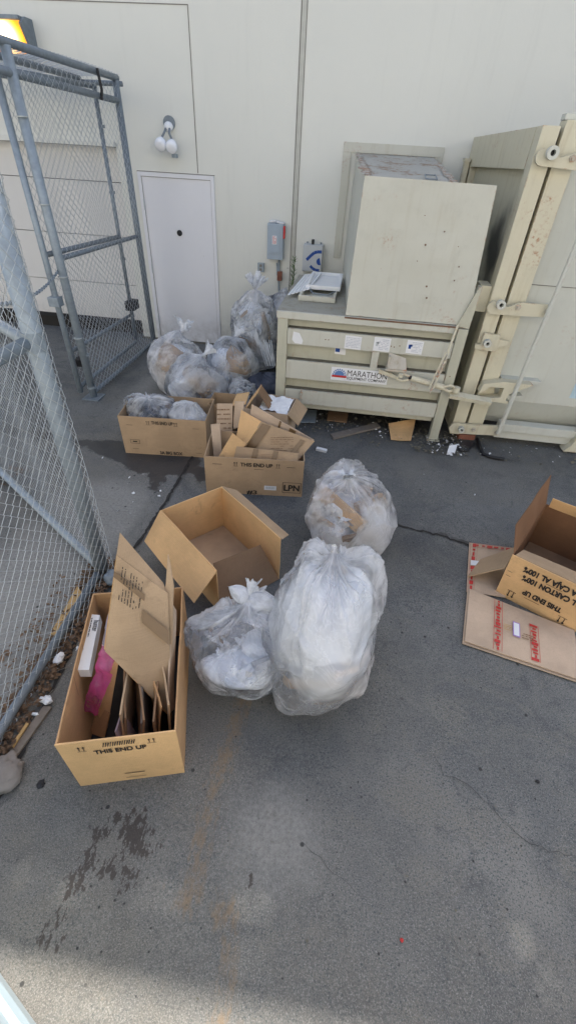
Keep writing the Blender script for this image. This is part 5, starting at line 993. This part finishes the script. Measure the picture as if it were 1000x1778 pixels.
bag('dark bag lying on the ground under the tall clear bag', (-.93, 5.05), (.24, .26, .17), 59, (0, .1, .3), 'darkrub', None, wr=.02)
bag('small crumpled blue-white bag between the bluish bag and the small cartons', (-1.08, 4.72), (.18, .16, .20), 61, (0, .05, .36), 'film_clear', None, wr=.02); stuff('blue-white film in the small crumpled bag', fluff((-1.08, 4.72, .2), (.1, .1, .1), 14, .06, 12), 'foam')
# in D
bag('dark-filled clear bag lying in the left of the BIG BOX carton', (-1.80, 3.83), (.235, .20, .15), 67, (.02, -.02, .27), 'film_clear', [((.1, -.3, .8), .035, .03)], zoff=.20, pleat=.03, neck=.9)
mb = fluff((-1.80, 3.85, .34), (.15, .12, .06), 30, .06, 13); stuff('dark blue-black rubbish inside the bag in the BIG BOX carton', mb, 'darkrub')
bag('plain white bag lying in the right of the BIG BOX carton', (-1.42, 3.84), (.22, .19, .14), 71, (.08, .0, .28), 'film_milky', None, zoff=.18, wr=.008); stuff('white foam inside the plain white bag in the BIG BOX carton', fluff((-1.42, 3.84, .30), (.13, .11, .06), 14, .06, 14), 'foam')

CUR[0] = None
# =================================================================== ON THE COMPACTOR
t = thing('plastic_trays', 'stack of white rectangular plastic trays lying on the compactor top', 'trays', (-.32, 5.6, 1.19))
def tray(x0, x1, y0, y1, z, hh, mat):
    mb = MB(); mb.box(x0, x1, y0, y1, z, z+.008); e = .03
    mb.box(x0, x1, y0, y0+e, z+.0081, z+hh, .006); mb.box(x0, x1, y1-e, y1, z+.0081, z+hh, .006); mb.box(x0, x0+e, y0+e, y1-e, z+.0081, z+hh, .006); mb.box(x1-e, x1, y0+e, y1-e, z+.0081, z+hh, .006); return link('tray', mb, K[mat], t)
tray(-.54, -.16, 4.95, 5.85, 1.195, .05, 'beige_lt'); tray(-.50, -.13, 5.25, 6.0, 1.247, .04, 'white')
mb = MB(); mb.tube([(-.46, 5.25, 1.25), (-.40, 5.10, 1.24), (-.25, 5.08, 1.24), (-.18, 5.2, 1.25)], .008, 6); link('cord', mb, K['galvd'], t)
t = thing('louvre_panel', 'bundle of white plastic slats with comb-like ends leaning on the trays', 'slats', (-.6, 5.4, 1.19))
for i in range(6):
    mb = MB(); y = i*.0; x = -.68+i*.035; mb.slab([(x+.02, 5.02+.03*i, 1.225+i*.006), (x+.047, 5.02+.03*i, 1.23+i*.006), (x+.12, 5.95, 1.26+i*.006), (x+.093, 5.95, 1.255+i*.006)], .006, 2, 6); link('slat', mb, K['white'], t)
# weed behind the compactor
def weed(label, x, y, z, hgt, seed, n=70):
    t = thing('weed', label, 'plant', (x, y, z)); r = random.Random(seed); mb = MB(); mb.tube([(x, y, z), (x+.01, y, z+hgt*.6), (x+.03, y-.01, z+hgt)], [.006, .004, .002], 5); link('stem', mb, K['green'], t)
    mb = MB()
    for i in range(n):
        s = i/n; zz = z+hgt*(.25+.75*s); a = r.uniform(0, 6.28); l = .105*(1-s*.25)*r.uniform(.7, 1.2); el = r.uniform(.2, 1.1); d = np.array([math.cos(a)*math.cos(el), math.sin(a)*math.cos(el), math.sin(el)]); b = np.array([x+.02*s, y, zz]); sd_ = np.cross(d, [0, 0, 1.]); sd_ /= np.linalg.norm(sd_)
        mb.add([b, b+d*l*.5+sd_*.006, b+d*l, b+d*l*.5-sd_*.006], [(0, 1, 2, 3)])
    link('foliage', mb, K['green'], t)
weed('green spiky weed growing up behind the left end of the compactor', -.80, 6.45, 0.0, 1.34, 3, 200)

# =================================================================== LITTER
def scrap(label, cat, pts, mat, name, th=.01, z=.012, seed=0, rough=.004, zs=None, group=None, **k):
    c = [np.array([*gz(x, y)[:2], z if zs is None else zs[i]+z]) for i, (x, y) in enumerate(pts)]
    mb = MB(); mb.slab(c, th, 8, 6, k.get('bulge', 0), rough, seed, k.get('crease')); return tag(link(name, mb, K[mat], None), label, cat, group)
scrap('pale metal plate on the ground under the left end of the compactor', 'metal plate', ((512, 737), (547, 737), (550, 716), (510, 714)), 'galv', 'metal_plate', .012, .03)
scrap('brown folded board lying under the middle of the compactor', 'cardboard scrap', ((567, 733), (601, 737), (605, 719), (570, 715)), 'kraft4', 'cardboard_scrap', .012, .03, 2)
scrap('dark weathered plank on the ground in front of the compactor', 'plank', ((578, 765), (660, 745), (652, 738), (574, 757)), 'wood', 'wooden_plank', .02, .03, 3)
scrap('curled kraft scrap on the ground near the right leg of the compactor', 'cardboard scrap', ((678, 766), (712, 769), (718, 742), (672, 745)), 'kraft', 'cardboard_scrap', .006, .02, 4, .006, (0, .01, .10, .05), bulge=-.03)
piece('small blue-white carton on the ground beside the LPN carton', gz(558, 781, .02), (.11, .04, .03), (0, 0, -.25), 'paper')
piece('old red brick on the ground at the foot of the container', gz(808, 756, .04), (.18, .09, .06), (0, 0, .1), 'brick', 'brick', 'brick')
crumple('crumpled white paper scrap at the foot of the container door post', 'paper', [gz(773, 790, .01), gz(788, 788, .01), gz(792, 772, .05), gz(780, 773, .08)], 'paper', 'paper_scrap', 6, .015, 8, 8)
mb = MB(); mb.tube([gz(x, y, z) for x, y, z in ((828, 762, .03), (833, 776, .02), (838, 788, .02), (850, 793, .02), (866, 796, .02), (874, 797, .02))], .018, 8); tag(link('rubber_hose', mb, K['black'], None, smooth=True), 'short black rubber hose on the ground below the container', 'hose')
mb = MB(); mb.tube([gz(x, y, z) for x, y, z in ((790, 776, .02), (800, 783, .02), (812, 782, .02), (822, 770, .02))], .012, 8); tag(link('rubber_hose', mb, K['black'], None, smooth=True), 'thin black cable loop beside the brick under the container', 'cable')
def litter(label, boxes, mat, name, seed, size=(.01, .03), lift=.03, cat='litter'):
    rs = np.random.RandomState(seed); mb = MB()
    for (x0, x1, y0, y1, n) in boxes:
        for i in range(n):
            c = np.array([rs.uniform(x0, x1), rs.uniform(y0, y1), .008+rs.rand()**2*lift]); s = rs.uniform(*size); a = rs.uniform(0, 6.28); t_ = rs.uniform(-.6, .6)
            u = np.array([math.cos(a), math.sin(a), t_*.5])*s; v = np.array([-math.sin(a), math.cos(a), rs.uniform(-.5, .5)])*s*rs.uniform(.3, .8)
            mb.add([c-u, c-u*.2+v, c+u, c-u*.1-v+(0, 0, s*.4)], [(0, 1, 2), (0, 2, 3)])
    mb.v = [(a, b, max(c, .007)) for a, b, c in mb.v]
    return tag(link(name, mb, K[mat], None), label, cat, None, 'stuff')
litter('dry brown leaves drifted along the foot of the near fence', [(-1.53, -1.36, .3, 1.9, 1500), (-1.75, -1.5, .6, 1.9, 160), (-1.60, -1.38, 1.8, 2.12, 420), (-1.7, -1.5, 1.2, 1.8, 60), (-2.9, -2.7, 2.8, 3.1, 90)], 'leaf', 'leaf_litter', 1, (.005, .022), .05, 'leaves')
litter('dark crumbs and dirt under the compactor', [(-.5, 1.0, 4.45, 5.4, 900), (.85, 1.4, 4.2, 4.75, 420), (-.4, .9, 4.2, 4.6, 160), (1.4, 2.6, 4.2, 4.7, 90)], 'grime', 'dirt_crumbs', 2, (.005, .022), .02, 'dirt')
litter('pale paper crumbs scattered at the foot of the container', [(1.0, 1.4, 4.2, 4.65, 90), (-.4, .9, 4.4, 5.0, 60), (-2.3, -1.3, 2.6, 3.4, 14), (.6, 2.2, 3.2, 4.2, 5), (-1.5, -1.3, .5, 1.6, 26), (1.5, 2.4, 4.3, 4.7, 16)], 'paper', 'paper_crumbs', 3, (.005, .02), .02, 'paper bits')
litter('small pebbles and specks scattered over the concrete', [(-1.3, 2.0, .1, 3.5, 130), (-2.6, -1.5, 2.6, 5, 50), (.0, 2.2, 3.2, 4.4, 60)], 'grime', 'pebbles', 4, (.002, .007), .003, 'pebbles')
mb = MB(); r = random.Random(9)
for i in range(70):
    x = r.uniform(-1.55, -1.36); y = r.uniform(.4, 2.05); a = r.uniform(0, 3.14); l = r.uniform(.04, .12); mb.tube([(x, y, .02), (x+l*.5*math.cos(a), y+l*.5*math.sin(a), .03+r.random()*.02), (x+l*math.cos(a), y+l*math.sin(a), .02+r.random()*.04)], .0018, 4)
tag(link('dry_twigs', mb, K['wood'], None), 'thin dry twigs tangled among the leaves below the near fence', 'twigs', None, 'stuff')
scrap('yellow wooden strip behind the near fence beside the carton', 'wood strip', ((92, 1108), (104, 1112), (146, 1038), (138, 1026)), 'wood2', 'wooden_strip', .02, .05, 5)
scrap('long grey board lying in the gutter below the near fence', 'wood strip', ((20, 1312), (30, 1318), (92, 1230), (78, 1228)), 'wood', 'wooden_strip', .015, .02, 6)
scrap('narrow splintered lath beside the grey gutter board', 'wood strip', ((24, 1300), (28, 1303), (54, 1262), (50, 1260)), 'wood2', 'wooden_strip', .01, .035, 7)
def blob(label, cat, c, r, mat, name, seed):
    mb = MB(); mb.sphere(c, 1, 30, 20, r); v = np.array(mb.v); d = v-np.array(c); v = np.array(c)+d*(1+.55*fbm(d/max(r)*1.6+seed, seed, 2)+.3*(1-2*np.abs(fbm(d/max(r)*2.4+seed, seed+4, 2))))[:, None]; v[:, 2] = np.maximum(v[:, 2], .006); mb.v = [tuple(p) for p in v]; return tag(link(name, mb, K[mat], None, smooth=True), label, cat)
blob('pale broken stone lump at the left edge below the near fence', 'stone', gz(8, 1342, .03), (.07, .085, .035), 'stone', 'stone', 3)
blob('crumpled white tissue lump at the foot of the near fence', 'paper', gz(80, 1215, .03), (.030, .020, .014), 'paper', 'tissue', 4); blob('small white foam crumb below the white tissue lump', 'foam bit', gz(62, 1240, .015), (.018, .008, .008), 'foam', 'foam_crumb', 5)
blob('dirty white rag caught behind the corner of the near carton', 'rag', gz(104, 1142, .05), (.022, .030, .016), 'paper', 'rag', 6)
blob('grey rag and leaves bundled round the foot of the thick corner post', 'rag', gz(205, 1005, .05), (.09, .05, .05), 'galvd', 'rag', 7)
scrap('pale concrete scrap beside the stone lump at the left edge', 'stone scrap', ((0, 1385), (16, 1352), (2, 1350), (-14, 1380)), 'stone', 'stone_scrap', .02, .025, 8)
blob('tiny pink candy-like scrap alone on the concrete at lower right', 'scrap', gz(697, 1632, .008), (.006, .006, .004), 'redtape', 'pink_scrap', 8)
blob('round black gum spot on the concrete in front of the near carton', 'gum spot', gz(72, 1362, .003), (.016, .016, .006), 'black', 'gum_spot', 9)
blob('small black lump on the concrete at the right', 'gum spot', gz(932, 1357, .003), (.009, .007, .006), 'black', 'gum_spot', 10)
# pale painted panel poking in at the bottom left
t = thing('metal_cabinet', 'pale blue-grey painted metal cabinet edge poking in at the bottom left corner', 'metal cabinet', (-.7, -.5, 0))
a0 = gz(-2, 1687, .03); b0 = gz(64, 1780, .03); dv = (b0-a0); dv[2] = 0; dv /= np.linalg.norm(dv); nv_ = np.array([-dv[1], dv[0], 0]);
if nv_@np.array([1, 1, 0]) < 0: nv_ = -nv_
pc = bpy.data.materials.new('x'); bpy.data.materials.remove(pc); K['panelpaint'] = simple('pale_blue_paint', (.26, .32, .35), .3, .06, 5, 0, .05, .5)
mb = MB(); prof = [(0, .02), (0, .10), (-.012, .13), (-.03, .14), (-.03, .86), (-.042, .888), (-.07, .90), (-.5, .915), (-.5, .02)]
mb.prism([a0*[1, 1, 0]-dv*.5+nv_*p+np.array([0, 0, z]) for p, z in prof], dv*1.6); link('panel', mb, K['panelpaint'], t)
mb = MB(); mb.tube([a0*[1, 1, 0]-dv*.5-nv_*.085+(0, 0, .903), a0*[1, 1, 0]+dv*1.1-nv_*.085+(0, 0, .903)], .010, 8); link('ridge', mb, K['panelpaint'], t)
